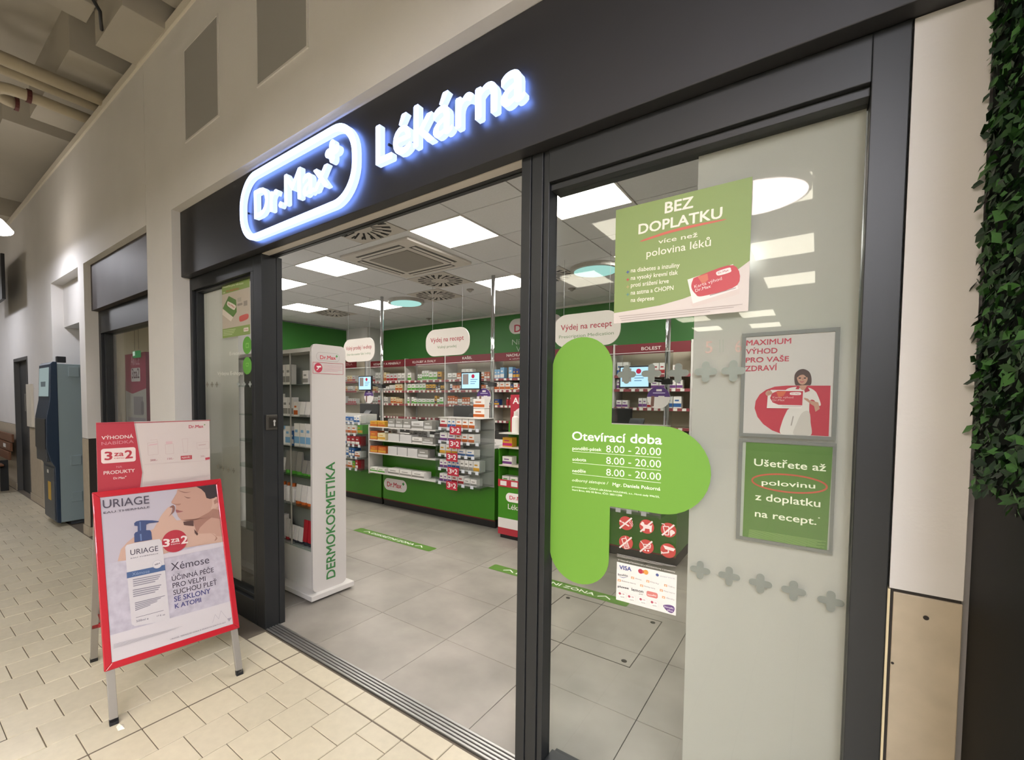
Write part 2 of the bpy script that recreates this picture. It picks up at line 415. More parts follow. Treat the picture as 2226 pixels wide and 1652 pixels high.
# grey blanking panels high on the wall
for x0, x1, z0, z1, n in ((-1.212, -0.708, 3.395, 4.02, 'above the pill shaped sign'), (-0.209, 0.284, 3.385, 4.02, 'nearest the camera')):
    t = thing('wall_panel', ((x0 + x1) / 2, YW, z0), 'grey flush panel set high in the mall wall, the one ' + ('farther left' if x0 < -1 else 'nearer the lit word'), 'panel', 'grey panels high in the wall')
    bx('panel', mat('panel_grey', '#9a9894', 0.8), x0, YW - 0.004, z0, x1, YW + 0.02, z1, t)
    f = MB()
    w = 0.012
    for a in ((x0 - w, z0 - w, x1 + w, z0), (x0 - w, z1, x1 + w, z1 + w), (x0 - w, z0, x0, z1), (x1, z0, x1 + w, z1)):
        f.box(a[0], YW - 0.007, a[1], a[2], YW + 0.02, a[3])
    f.build('frame', wall_paint, t)
# right hand pier of the shop front
pier = thing('wall_pier', (2.67, -0.655, 0), kind='structure')
bx('plaster', wall_paint, XR + 0.004, -0.655, 1.078, 2.738, -0.45, ZH, pier)
bx('stone_panel', stone, XR + 0.012, -0.657, 0, 2.738, -0.45, 1.070, pier, bevel=0.002)
bx('joint_backing', dark_gap, XR + 0.006, -0.652, 0, 2.736, -0.46, 1.078, pier)  # dark backing behind the pier's stone joints
bx('edge_strip', mat('edge_strip', '#d9cba6', 0.6), XR + 0.001, -0.656, 0, XR + 0.006, -0.5, 1.075, pier)
for px, py, r in ((2013, 1343, 0.0055), (1940, 1441, 0.003)):
    c = P(px, py, 'y', -0.6575)
    MB().tube([c + Vector((0, 0.004, 0)), c + Vector((0, -0.0015, 0))], r, 10).build('drill_hole', dark_gap, pier)
bx('plaster', wall_paint, 2.738, -0.60, 0, 6.0, -0.45, ZT, pier)

# ---- mall ceiling zone (over the visible corridor) and the lower ceiling behind the viewer
mce = thing('ceiling_mall', (-4, -1.5, 4.9), kind='structure')
cpaint = mat('ceiling_paint', '#b3ada2', 0.9, var=0.06, vs=1.5)
bx('slab', cpaint, -12, -2.6, 4.95, 6, 0.2, 5.1, mce)
bx('end_wall', cpaint, -12.1, -16, 0, -12, 0.2, 5.1, mce)
bx('bulkhead', cpaint, -2.12, -1.07, 4.30, -1.50, -0.5, 4.95, mce, bevel=0.004)
bx('bulkhead', cpaint, -1.40, -1.34, 4.42, -0.6, -0.5, 4.95, mce, bevel=0.004)
bx('beam', cpaint, -2.30, -1.60, 4.55, -2.04, -1.08, 4.95, mce, bevel=0.004)
bx('beam', cpaint, -4.3, -1.10, 4.52, -2.72, -0.5, 4.95, mce, bevel=0.004)
bx('beam', cpaint, -7.6, -1.25, 4.60, -4.75, -0.5, 4.95, mce, bevel=0.004)
bx('beam', cpaint, -12.0, -1.0, 4.36, -7.7, -0.5, 4.95, mce, bevel=0.004)
bx('lower_ceiling', mat('lower_ceiling', '#8f8a82', 0.9), -0.9, -15.8, 3.32, 6.0, -2.75, 3.4, mce)
bx('lower_ceiling', mat('lower_ceiling', '#8f8a82', 0.9), -12.0, -15.8, 4.4, -0.9, -2.75, 4.5, mce)
bx('upstand', mat('lower_ceiling', '#8f8a82', 0.9), -0.95, -15.8, 3.32, -0.9, -2.75, 4.5, mce)
bx('upstand', cpaint, -12, -2.75, 4.4, -0.9, -2.7, 5.0, mce)
bx('upstand', cpaint, -0.9, -2.75, 3.32, 6.0, -2.7, 5.0, mce)
opp = thing('wall_opposite', (0, -15.9, 0), kind='structure')
bx('plaster', mat('opposite_wall', '#8b8378', 0.9), -12, -16, 0, 6, -15.85, 4.4, opp)
bx('plaster', mat('opposite_wall', '#8b8378', 0.9), 6.0, -16, 0, 6.1, -0.45, 5.1, opp)
# pipes under the mall ceiling
pipe_m = mat('pipe_paint', '#b9ae97', 0.55)
def pipe(name, pts, r, label, clamp=None):
    t = thing(name, pts[0], label, 'pipe')
    MB().tube(pts, r, 14).build('tube', pipe_m, t, smooth=True)
    for a, b in (clamp or []): MB().tube([a, b], r + 0.012, 14).build('clamp', mat('clamp_red', '#5a2a26', 0.6), t)
pipe('ceiling_pipe', [(-3.05, -2.6, 4.38), (-3.05, -0.55, 4.38)], 0.055, 'upper pale painted pipe under the mall ceiling')
pipe('ceiling_pipe', [(-3.28, -2.6, 4.40), (-3.28, -0.55, 4.40)], 0.04, 'thinner pale pipe running between the two thick ceiling pipes')
el = [(-3.62, -0.55, 4.42), (-3.62, -1.28, 4.42)] + [(-3.62 - 0.13 * (1 - math.cos(a)), -1.28 - 0.16 * math.sin(a), 4.42) for a in [k * math.pi / 8 for k in range(1, 9)]]
pipe('ceiling_pipe', el, 0.05, 'bent pale pipe with dark red clamps near the ceiling', [((-3.62, -1.20, 4.42), (-3.62, -1.235, 4.42)), (el[-1], (el[-1][0], el[-1][1] + 0.03, el[-1][2]))])
cb = MB().tube([(-1.58, -1.60, 4.93), (-1.58, -1.30, 4.40), (-1.72, -1.14, 4.32), (-1.9, -1.085, 4.31)], 0.012, 8)
cb.build('ceiling_cable', black, None, smooth=True, label='black cable hanging beside the beige ceiling bulkhead', cat='cable')
# =================================================================== LAMPS OF THE MALL
def lamp(name, loc, w, d, h, m, label, group, parent_extra=None):
    t = thing(name, loc, label, 'lamp', group)
    x, y, z = loc
    f = MB()
    e = 0.014
    for a in ((x - w / 2 - e, y - d / 2 - e, x + w / 2 + e, y - d / 2), (x - w / 2 - e, y + d / 2, x + w / 2 + e, y + d / 2 + e), (x - w / 2 - e, y - d / 2, x - w / 2, y + d / 2), (x + w / 2, y - d / 2, x + w / 2 + e, y + d / 2)):
        f.box(a[0], a[1], z - h, a[2], a[3], z + 0.02)
    f.build('frame', white_lac, t)
    bx('diffuser', m, x - w / 2, y - d / 2, z - h + 0.004, x + w / 2, y + d / 2, z + 0.02, t)
    return t
for k, (cx, cy) in enumerate(((2.07, -3.72), (0.9, -3.72), (-0.3, -3.72), (2.07, -5.42), (0.9, -5.42), (-0.3, -5.42), (2.07, -7.2), (0.9, -7.2), (1.42, -10.0), (1.42, -11.75), (0.25, -9.9), (0.25, -11.6), (-0.4, -8.6))):
    lamp('mall_ceiling_lamp', (cx, cy, 3.32), 0.58, 0.78 if cy < -4 else 0.6, 0.02, mall_panel, f'{ORD[k]} square mall ceiling lamp reflected in the shop glass', 'mall ceiling lamps')
for k, (cx, cy) in enumerate([(x_, y_) for y_ in (-3.15, -4.3, -5.5, -6.8, -8.2) for x_ in (3.2, 4.1)]):
    lamp('mall_ceiling_lamp', (cx, cy, 3.32), 0.58, 0.78, 0.02, fill_panel, f'{ORD[k]} added square fill lamp out of sight beyond the planter', 'mall ceiling lamps')  # unseen lamps added outside the pane reflections to brighten pier and facade
t = thing('round_ceiling_lamp', (1.98, -3.36, 3.2), 'large round mall lamp seen as a pale disc reflected in the shop glass', 'lamp')
MB().tube([(1.98, -3.36, 3.23), (1.98, -3.36, 3.32)], 0.05, 12).build('stem', white_lac, t)
MB().tube([(1.98, -3.36, 3.17), (1.98, -3.36, 3.235)], 0.385, 36).build('rim', white_lac, t)
MB().tube([(1.98, -3.36, 3.165), (1.98, -3.36, 3.171)], 0.365, 36).build('diffuser', emis('disc_light', '#ffe9e4', 15.0), t)
for k, (cx, cy) in enumerate(((-4.45, -1.43), (-7.6, -1.9), (-9.5, -2.4))):
    t = thing('pendant_lamp', (cx, cy, 3.3), 'bright pendant lamp hanging over the corridor ' + ('by the cash machine', 'by the far door', 'at the corridor end')[k], 'lamp', 'corridor pendants')
    MB().tube([(cx, cy, 3.42), (cx, cy, 4.95)], 0.008, 6).build('cord', black, t)
    MB().lathe([(0.19, -0.02), (0.20, 0.0), (0.12, 0.1), (0.04, 0.14)], (cx, cy, 3.3), 20).build('shade', mat('shade_white', '#d9d6d0', 0.5, emit='#fff4e6', es=5.0), t, smooth=True)  # shade glow added to brighten the upper wall
    MB().tube([(cx, cy, 3.274), (cx, cy, 3.279)], 0.17, 20).build('bulb_disc', emis('pendant_light', '#f4f5ff', L_PEND), t)

# =================================================================== SHOP FRONT
# ---- fascia boxes
fa = thing('fascia', (0.6, -0.72, ZH), 'long anthracite fascia box over the open shop front', 'fascia')
bx('face', metal_fascia, XL + 0.002, -0.72, ZH + 0.002, 2.738, -0.60, ZT - 0.002, fa, bevel=0.003)
f2 = thing('fascia', (-2.95, -0.72, ZH), 'short dark fascia box over the neighbouring display window', 'fascia')
bx('face', mat('fascia_brown', '#453f3d', 0.55, 0.1, var=0.15, vs=3), -3.86, -0.72, ZH + 0.002, -2.024, -0.60, ZT - 0.002, f2, bevel=0.003)
# ---- window_1 (left pane), door_1 (opening), window_2 (right pane)
def frame_set(root, parts, m=metal_dark):
    for n, a in parts: bx(n, m, *a, parent=root, bevel=0.002)
w1 = thing('window_1', (-1.1, YF, 0), kind='structure')
frame_set(w1, [('stile', (XL + 0.003, YF, 0, -1.462, -0.52, ZH)), ('stile', (-0.56, YF, 0, -0.522, -0.55, 2.385)), ('top_rail', (-1.462, YF, 2.385, -0.522, -0.54, ZH)),
               ('bottom_rail', (-1.462, YF, 0, -0.56, -0.55, 0.16)), ('inner_bead', (-1.462, -0.635, 0.16, -1.44, -0.565, 2.385)),
               ('inner_bead', (-1.44, -0.635, 2.37, -0.56, -0.565, 2.385)), ('inner_bead', (-1.44, -0.635, 0.16, -0.56, -0.565, 0.185))])
bx('pane', glass_win, -1.44, YG - 0.004, 0.185, -0.56, YG + 0.004, 2.37, w1)
bx('frosted_film', film, -1.44, YG + 0.02, 0.185, -0.897, YG + 0.021, 2.37, w1)
d1 = thing('door_1', (0.5, YF, 0), kind='structure')
frame_set(d1, [('jamb', (-0.52, YF, 0, -0.418, -0.56, ZH)), ('jamb', (-0.52, -0.556, 0, -0.418, -0.515, ZH))])
bx('jamb_gasket', black, -0.50, -0.56, 0, -0.424, -0.556, ZH, d1)
bx('head_trim', mat('soffit_pale', '#b7b1aa', 0.5), -0.418, -0.655, ZH - 0.002, 1.515, -0.605, ZH + 0.03, d1)
bx('head_track', metal_black, -0.418, -0.605, ZH - 0.004, 1.515, -0.58, ZH + 0.05, d1)
bx('head_track', metal_dark, -0.418, -0.58, ZH - 0.007, 1.515, -0.557, ZH + 0.05, d1)
lk = thing('door_lock', (-0.418, -0.60, 1.38), 'small square metal lock plate with keyhole on the dark door jamb', 'lock')
c = P(588, 918, 'x', -0.418)
bx('plate', mat('lock_metal', '#55524d', 0.35, 0.8), -0.418, c.y - 0.035, c.z - 0.05, -0.408, c.y + 0.045, c.z + 0.05, lk, bevel=0.003)
bx('escutcheon', mat('lock_metal2', '#3b3936', 0.35, 0.8), -0.408, c.y - 0.012, c.z - 0.035, -0.402, c.y + 0.04, c.z + 0.035, lk, bevel=0.002)
MB().tube([(-0.402, c.y + 0.018, c.z + 0.008), (-0.3995, c.y + 0.018, c.z + 0.008)], 0.009, 12).build('cylinder', chrome, lk)
bx('keyhole', chrome, -0.402, c.y + 0.013, c.z - 0.024, -0.3998, c.y + 0.023, c.z + 0.004, lk)
w2 = thing('window_2', (2.1, YF, 0), kind='structure')
frame_set(w2, [('mullion', (1.515, YF, 0, 1.556, -0.53, ZH)), ('mullion', (1.560, YF + 0.002, 0, 1.606, -0.56, ZH)), ('mullion', (1.610, YF + 0.006, 0, 1.632, -0.585, ZH)),
               ('stile', (2.533, YF, 0, XR, -0.52, ZH)), ('top_rail', (1.632, YF, 2.36, 2.533, -0.52, ZH)), ('bottom_rail', (1.632, YF, 0, 2.533, -0.52, 0.10)),
               ('inner_bead', (1.632, -0.64, 2.335, 2.533, -0.56, 2.36)), ('inner_bead', (1.632, -0.64, 0.10, 2.533, -0.56, 0.12))])
bx('groove', black, 1.556, -0.652, 0, 1.560, -0.56, ZH, w2); bx('groove', black, 1.606, -0.648, 0, 1.610, -0.59, ZH, w2)
bx('pane', glass_win, 1.632, YG - 0.004, 0.12, 2.533, YG + 0.004, 2.335, w2)
bx('frosted_film', film, 2.123, YG + 0.022, 0.12, 2.53, YG + 0.023, 2.335, w2)
th = thing('trim_1', (0.5, -0.6, 0), kind='structure')
bx('track_plate', mat('track_dark', '#57534d', 0.5, 0.6), -0.418, -0.657, -0.004, 1.515, -0.556, 0.002, th)
for k in range(5): bx('track_rib', alu, -0.418, -0.654 + k * 0.0205, 0.0, 1.515, -0.641 + k * 0.0205, 0.007, th, bevel=0.0015)
# ---- window_3: neighbouring display window
w3 = thing('window_3', (-2.95, YF, 0), kind='structure')
frame_set(w3, [('stile', (-3.862, YF, 0, -3.79, -0.52, ZH)), ('stile', (-2.09, YF, 0, -2.022, -0.52, ZH)), ('top_rail', (-3.79, YF, 2.24, -2.09, -0.52, ZH)), ('bottom_rail', (-3.79, YF, 0, -2.09, -0.52, 0.12)),
               ('inner_bead', (-3.79, -0.635, 0.12, -3.74, -0.565, 2.24)), ('inner_bead', (-2.14, -0.635, 0.12, -2.09, -0.565, 2.24))])
bx('pane', glass_win, -3.74, YG - 0.004, 0.12, -2.14, YG + 0.004, 2.24, w3)
# display recess behind window_3
rec = thing('wall_recess', (-2.9, 0.2, 0), kind='structure')
beige = mat('recess_beige', '#b8af9a', 0.8, var=0.03, vs=2)
bx('back_board', beige, -3.95, 0.10, 0, -2.72, 0.14, 2.6, rec); bx('back_board', beige, -2.715, 0.10, 0, -1.95, 0.14, 2.6, rec)
bx('side_board', beige, -4.0, -0.5, 0, -3.95, 0.14, 2.6, rec); bx('side_board', beige, -1.95, -0.5, 0, -1.91, 0.14, 2.6, rec)
bx('top_board', beige, -4.0, -0.5, 2.6, -1.91, 0.14, 2.65, rec); bx('base_board', beige, -4.0, -0.5, 0, -1.91, 0.10, 0.12, rec)
bx('flush_door', mat('recess_brown', '#6d604f', 0.7), -3.95, -0.40, 0.12, -3.935, -0.12, 1.72, rec)
lamp('recess_fill_lamp', (-2.9, -0.2, 2.6), 0.5, 0.3, 0.02, emis('recess_fill_light', '#fff4e0', 4.0), 'added unseen fill lamp lighting the neighbouring display window', None)  # unseen lamp added to light the display recess
# ---- door_2: far service door
d2 = thing('door_2', (-7.4, YW, 0), kind='structure')
dk = mat('service_door', '#2d2e2f', 0.5)
bx('leaf', dk, -7.87, -0.72, 0.0, -6.90, -0.68, 2.09, d2)
for a in ((-7.9, -0.785, 0, -7.86, -0.6, 2.14), (-6.9, -0.785, 0, -6.85, -0.6, 2.14), (-7.86, -0.785, 2.09, -6.9, -0.6, 2.14)): bx('frame', mat('door_frame', '#4b4a49', 0.5), *a, parent=d2)
h = MB().box(-7.02, -0.80, 1.32, -6.96, -0.72, 1.58).build('handle', mat('handle_grey', '#7a7873', 0.4, 0.4), d2)
bx('notice_board', mat('board_cream', '#c9c2b4', 0.7), P(64, 900, 'y', YW).x, YW - 0.03, 1.10, P(74, 900, 'y', YW).x, YW, 1.72, None, label='narrow cream board on the wall beside the far dark door', cat='board')

# ---- illuminated sign: channel letters, set off the fascia so the added back glow spills
sg = thing('illuminated_sign', (0.55, -0.722, 2.5), 'glowing white channel letters and pill outline mounted on the dark fascia', 'sign')
def solid_loops(outer, inner, y0, y1, name):
    a = MB(); n = len(outer)
    for lp, s in ((outer, 1), (inner, -1)):
        for i in range(n):
            p, q = lp[i], lp[(i + 1) % n]
            f = [(p[0], y0, p[1]), (q[0], y0, q[1]), (q[0], y1, q[1]), (p[0], y1, p[1])]
            a.add(f if s > 0 else f[::-1], [(0, 1, 2, 3)], 1)
    for y, rev, mi in ((y0, False, 0), (y1, True, 2)):
        for i in range(n):
            f = [(outer[i][0], y, outer[i][1]), (outer[(i + 1) % n][0], y, outer[(i + 1) % n][1]), (inner[(i + 1) % n][0], y, inner[(i + 1) % n][1]), (inner[i][0], y, inner[i][1])]
            a.add(f[::-1] if rev else f, [(3, 2, 1, 0)], mi)
    return a.build(name, SIGN, sg)
SIGN = [sign_light, sign_side, sign_back]
SB, SF = -0.736, -0.766
for x_ in (-0.45, 0.1, 0.62, 0.85, 1.2, 1.55): MB().tube([(x_, -0.72, 2.72), (x_, SB, 2.72)], 0.006, 6).build('standoff', metal_black, sg)
solid_loops(rr(-0.478, 2.513, 0.662, 2.922, 0.185, 12), rr(-0.440, 2.550, 0.625, 2.885, 0.148, 12), SF, SB, 'pill_outline')
def channel(body, x0, x1, z0, caph, bold):
    c = bpy.data.curves.new('t', 'FONT'); c.body = body; c.resolution_u = 4; c.extrude = 0.5
    o = bpy.data.objects.new('t', c); me = bpy.data.meshes.new_from_object(o); bpy.data.objects.remove(o)
    vs = [v.co.copy() for v in me.vertices]; fs = [list(p.vertices) for p in me.polygons]; bpy.data.meshes.remove(me)
    n0 = len(vs); base = list(vs); bf = list(fs); vs = []; fs = []
    for k, (dx, dy) in enumerate(((bold, 0), (-bold, 0), (0, bold), (0, -bold))):
        vs += [Vector((v.x + dx, v.y + dy, v.z)) for v in base]; fs += [[i + n0 * k for i in f] for f in bf]
    # separate glyphs: connected islands grouped by overlap in x
    a = min(v.x for v in vs); b = max(v.x for v in vs); sx = (x1 - x0) / (b - a); sz = caph / CAPH
    par = list(range(len(vs)))
    def find(i):
        while par[i] != i: par[i] = par[par[i]]; i = par[i]
        return i
    for f in fs:
        for k in f[1:]: par[find(k)] = find(f[0])
    # weld by position so that caps and sides belong together
    key = {}
    for i, v in enumerate(vs):
        k = (round(v.x, 4), round(v.y, 4))
        if k in key: par[find(i)] = find(key[k])
        else: key[k] = i
    isl = {}
    for f in fs: isl.setdefault(find(f[0]), []).append(f)
    spans = sorted([[min(vs[i].x for f in g for i in f), max(vs[i].x for f in g for i in f), list(g)] for g in isl.values()], key=lambda t: t[0])
    merged = []
    for sp in spans:
        if merged and sp[0] < merged[-1][1] - 0.25 * (sp[1] - sp[0]): merged[-1][1] = max(merged[-1][1], sp[1]); merged[-1][2] += sp[2]
        else: merged.append(sp)
    for lo, hi, g in merged:
        used = sorted({i for f in g for i in f}); mp = {i: n for n, i in enumerate(used)}
        mb = MB(); mb.v = [(x0 + (vs[i].x - a) * sx, (SB + SF) / 2 - vs[i].z * (SB - SF), z0 + vs[i].y * sz) for i in used]
        for f in g:
            zs_ = [vs[i].z for i in f]; mb.f.append([mp[i] for i in f]); mb.m.append(0 if min(zs_) > 0.4 else 2 if max(zs_) < -0.4 else 1)
        mb.build('channel_letter', SIGN, sg)
channel('Dr.Max', -0.303, 0.437, 2.640, 0.172, 0.014)
channel('Lékárna', 0.795, 1.588, 2.632, 0.182, 0.014)
pc = []
for q in range(4):
    ca, sa = math.cos(q * math.pi / 2), math.sin(q * math.pi / 2)
    for x, y in [(0.036 + 0.022 * math.cos(-math.pi / 2 + math.pi * j / 6), 0.022 * math.sin(-math.pi / 2 + math.pi * j / 6)) for j in range(7)] + [(0.022, 0.022)]:
        pc.append((0.468 + x * ca - y * sa, SB, 2.798 + x * sa + y * ca))
pm_ = MB().prism(pc, (0, SF - SB, 0)); pm_.m = [2, 0] + [1] * (len(pm_.m) - 2)
pm_.build('plus_mark', SIGN, sg)

# =================================================================== SHOP SHELL
ZC = 3.05
wb = thing('wall_back', (-1.5, 4.7, 0), kind='structure')
bx('plaster', wall_paint, -5.9, 4.70, 0, 2.8, 4.8, 2.2, wb); bx('green_panel', green_wall, -5.9, 4.68, 2.2, 2.8, 4.8, ZC - 0.02, wb)
bx('top_trim', white_lac, -5.1, 4.66, ZC - 0.03, 2.75, 4.70, ZC, wb)
wl = thing('wall_left', (-5.85, 2, 0), kind='structure')
bx('plaster', wall_paint, -5.95, -0.5, 0, -5.85, 4.8, 2.2, wl); bx('green_panel', green_wall, -5.95, -0.5, 2.2, -5.82, 4.3, ZC - 0.02, wl)
bx('column', wall_paint, -5.82, 4.25, 0, -5.12, 4.7, ZC, wl)
wr = thing('wall_right', (2.78, 2, 0), kind='structure'); bx('plaster', wall_paint, 2.76, -0.5, 0, 2.86, 4.8, ZC + 0.1, wr)
wfi = thing('wall_front', (0, -0.5, 2.5), kind='structure')
bx('plaster', wall_paint, -5.9, -0.50, ZH + 0.06, 2.8, -0.46, ZC + 0.05, wfi); bx('plaster', wall_paint, -5.9, 0.14, 0, -1.91, 0.18, ZC, wfi)
bx('plaster', wall_paint, -1.95, -0.5, 0, -1.905, 0.18, ZC, wfi)
ce = thing('ceiling_shop', (-1.5, 2, ZC), kind='structure')
bx('deck', ceil_bar, -5.9, -0.46, ZC + 0.004, 2.8, 4.75, ZC + 0.08, ce)
GX, GY = -0.494, 1.95
cell = lambda i, j: (GX + 0.6 * i + 0.3, GY + 0.6 * j + 0.3)
LIGHTS = [(0, -2), (2, -2), (-3, -2), (-5, -2), (-1, 1), (-5, 1), (-7, 0), (2, 1), (3, 2), (-8, -2)]
DIFF = [(-2, 0), (-3, 1), (-1, -3), (-7, 1), (0, 1)]
ROUND = [(-4, 1), (1, 1)]
AC = [(-2, -2), (-1, -2), (-2, -1), (-1, -1)]
skip = set(LIGHTS + DIFF + AC)
_tm = {}
for i in range(-9, 6):
    for j in range(-4, 5):
        if (i, j) in skip: continue
        x0, y0 = GX + 0.6 * i, GY + 0.6 * j; x1, y1 = x0 + 0.6, y0 + 0.6
        x0, x1, y0, y1 = max(x0, -5.82), min(x1, 2.74), max(y0, -0.45), min(y1, 4.66)
        if x1 - x0 < 0.03 or y1 - y0 < 0.03: continue
        k = (round(x1 - x0, 3), round(y1 - y0, 3))
        if k not in _tm:
            a = MB(); x, y = (k[0] - 0.012) / 2, (k[1] - 0.012) / 2
            a.add([(-x, -y, 0.006), (x, -y, 0.006), (x, y, 0.006), (-x, y, 0.006), (-x, -y, 0), (x, -y, 0), (x, y, 0), (-x, y, 0)], [(7, 6, 5, 4), (4, 5, 1, 0), (5, 6, 2, 1), (6, 7, 3, 2), (7, 4, 0, 3)])
            _tm[k] = a.mesh('ceiling_tile', ceil_tile)
        link('ceiling_tile', _tm[k], ce, ((x0 + x1) / 2, (y0 + y1) / 2, ZC - 0.002))
ll = {(0, -2): 'large one before the air conditioner', (2, -2): 'one seen through the right pane beside the green notice', (-3, -2): 'one left of the air conditioner', (-5, -2): 'one half hidden by the left jamb, upper', (-7, 0): 'far left one above the green wall',
      (-5, 1): 'one behind the left chrome pole', (-1, 1): 'one behind the right chrome pole', (2, 1): 'hidden one over the right counter', (4, -2): 'hidden one over the frosted film', (3, 2): 'hidden one by the back wall', (-8, -2): 'hidden one by the left wall'}
for c_ in LIGHTS:
    x, y = cell(*c_)
    lamp('ceiling_panel_lamp', (x, y, ZC), 0.57, 0.57, 0.008, lamp_panel, 'square shop ceiling lamp, ' + ll.get(c_, 'one out of sight behind the front'), 'square shop ceiling lamps')
dl = {(-2, 0): 'nearer of the two behind the air conditioner', (-3, 1): 'farther of the two behind the air conditioner', (-1, -3): 'half hidden by the door head', (-7, 1): 'far left above the green wall', (0, 1): 'seen through the right pane'}
slot_m = mat('vent_black', '#101010', 0.8)
for c_ in DIFF:
    x, y = cell(*c_)
    t = thing('swirl_vent', (x, y, ZC), 'white swirl-slot ceiling vent, ' + dl[c_], 'vent', 'swirl ceiling vents')
    bx('plate', mat('vent_white', '#bdb8b0', 0.7), x - 0.295, y - 0.295, ZC - 0.006, x + 0.295, y + 0.295, ZC + 0.003, t)
    a = MB()
    for k in range(36):
        th_ = 2 * math.pi * k / 36; r0, r1 = (0.115, 0.285) if k % 2 == 0 else (0.205, 0.285)
        d = Vector((math.cos(th_ + 0.25), math.sin(th_ + 0.25), 0)); p0 = Vector((x + r0 * math.cos(th_), y + r0 * math.sin(th_), ZC - 0.0072)); L = (r1 - r0); n = Vector((-d.y, d.x, 0)) * 0.0095
        p1 = p0 + d * L; a.add([p0 - n, p0 + n, p1 + n, p1 - n], [(0, 1, 2, 3)])
    a.build('vent_slots', slot_m, t)
for c_, s in zip(ROUND, ('left of the centre, near the hanging pill signs', 'seen through the right pane')):
    x, y = cell(*c_)
    t = thing('round_shop_lamp', (x, y, ZC), 'round pale teal ceiling lamp, ' + s, 'lamp', 'round teal ceiling lamps')
    MB().tube([(x, y, ZC - 0.045), (x, y, ZC)], 0.275, 32).build('rim', mat('lamp_rim', '#a8a49d', 0.5), t)
    MB().tube([(x, y, ZC - 0.052), (x, y, ZC - 0.0455)], 0.235, 32).build('diffuser', emis('teal_light', '#b5ece2', 0.42), t)
x, y = GX - 0.6, GY - 0.6
t = thing('air_conditioner', (x, y, ZC), 'square ceiling cassette air conditioner with grey grille', 'air conditioner')
bx('panel', mat('ac_panel', '#c3beb6', 0.5), x - 0.5, y - 0.5, ZC - 0.03, x + 0.5, y + 0.5, ZC + 0.003, t, bevel=0.01)
bx('trim', ceil_tile, x - 0.594, y - 0.594, ZC - 0.002, x + 0.594, y + 0.594, ZC + 0.002, t)
bx('grille', mat('ac_grille', '#8a857d', 0.7), x - 0.28, y - 0.28, ZC - 0.036, x + 0.28, y + 0.28, ZC - 0.028, t)
for dx, dy, w, d in ((0, -0.39, 0.32, 0.045), (0, 0.39, 0.32, 0.045), (-0.39, 0, 0.045, 0.32), (0.39, 0, 0.045, 0.32)):
    s = bx('air_slot', mat('ac_slot', '#4c4945', 0.6), x + dx - w, y + dy - d, ZC - 0.032, x + dx + w, y + dy + d, ZC - 0.0295, t)
    bx('flap', mat('ac_flap', '#d0ccc4', 0.5), x + dx - w * (0.97 if w > d else 0.35), y + dy - d * (0.35 if w > d else 0.97), ZC - 0.036, x + dx + w * (0.97 if w > d else 0.35), y + dy + d * (0.35 if w > d else 0.97), ZC - 0.032, s)
for px, py, n in ((1022, 632, 'beside the farther swirl vent'), (932, 694, 'near the hanging pill sign'), (1243, 630, 'seen through the right pane')):
    c = P(px, py, 'z', ZC - 0.02)
    MB().lathe([(0.05, 0.02), (0.05, 0.008), (0.03, 0.0), (0.012, -0.02)], c, 12).build('smoke_detector', mat('detector', '#8d8982', 0.5), None, label='small grey ceiling detector ' + n, cat='detector', group='ceiling detectors')

# =================================================================== PRODUCTS (single goods, each its own object)
_pm = {}
def goods_mesh(kind, w, d, h, c1, c2):
    k = (kind, round(w, 3), round(d, 3), round(h, 3), c1, c2)
    if k in _pm: return _pm[k]
    a = MB()
    if kind == 'box':
        a.box(-w / 2, -d / 2, 0, w / 2, d / 2, h, 0)
        e = 0.0008
        a.add([(-w * 0.5, -d / 2 - e, h * 0.12), (w * 0.5, -d / 2 - e, h * 0.12), (w * 0.5, -d / 2 - e, h * 0.42), (-w * 0.5, -d / 2 - e, h * 0.42)], [(0, 1, 2, 3)], 1)
        a.add([(-w * 0.32, -d / 2 - e, h * 0.6), (w * 0.2, -d / 2 - e, h * 0.6), (w * 0.2, -d / 2 - e, h * 0.72), (-w * 0.32, -d / 2 - e, h * 0.72)], [(0, 1, 2, 3)], 1)
        me = a.mesh('medicine_box', [flat(c1, 0.4), flat(c2, 0.4)])
    elif kind == 'bottle':
        r = w / 2
        a.lathe([(r * 0.96, 0), (r, 0.01), (r, h * 0.62), (r * 0.9, h * 0.72), (r * 0.42, h * 0.8), (r * 0.42, h * 0.83)], n=12, mi=0)
        a.lathe([(r * 0.5, h * 0.83), (r * 0.5, h)], n=12, mi=1)
        me = a.mesh('bottle', [flat(c1, 0.3), flat(c2, 0.35)])
    else:                                                   # tube standing on its cap
        a.lathe([(w * 0.42, 0), (w * 0.42, h * 0.14)], n=10, mi=1)
        n0 = len(a.v)
        a.add([(-w * 0.45, -d * 0.4, h * 0.14), (w * 0.45, -d * 0.4, h * 0.14), (w * 0.45, d * 0.4, h * 0.14), (-w * 0.45, d * 0.4, h * 0.14), (-w * 0.5, -0.003, h), (w * 0.5, -0.003, h), (w * 0.5, 0.003, h), (-w * 0.5, 0.003, h)],
              [(3, 2, 1, 0), (4, 5, 6, 7), (0, 1, 5, 4), (1, 2, 6, 5), (2, 3, 7, 6), (3, 0, 4, 7)], 0)
        me = a.mesh('cream_tube', [flat(c1, 0.35), flat(c2, 0.35)])
    _pm[k] = me; return me
NAMES = {'box': 'medicine_box', 'bottle': 'bottle', 'tube': 'cream_tube'}
CATS = {'box': 'box', 'bottle': 'bottle', 'tube': 'tube'}
WORDS = {'box': 'carton', 'bottle': 'bottle', 'tube': 'cream tube'}
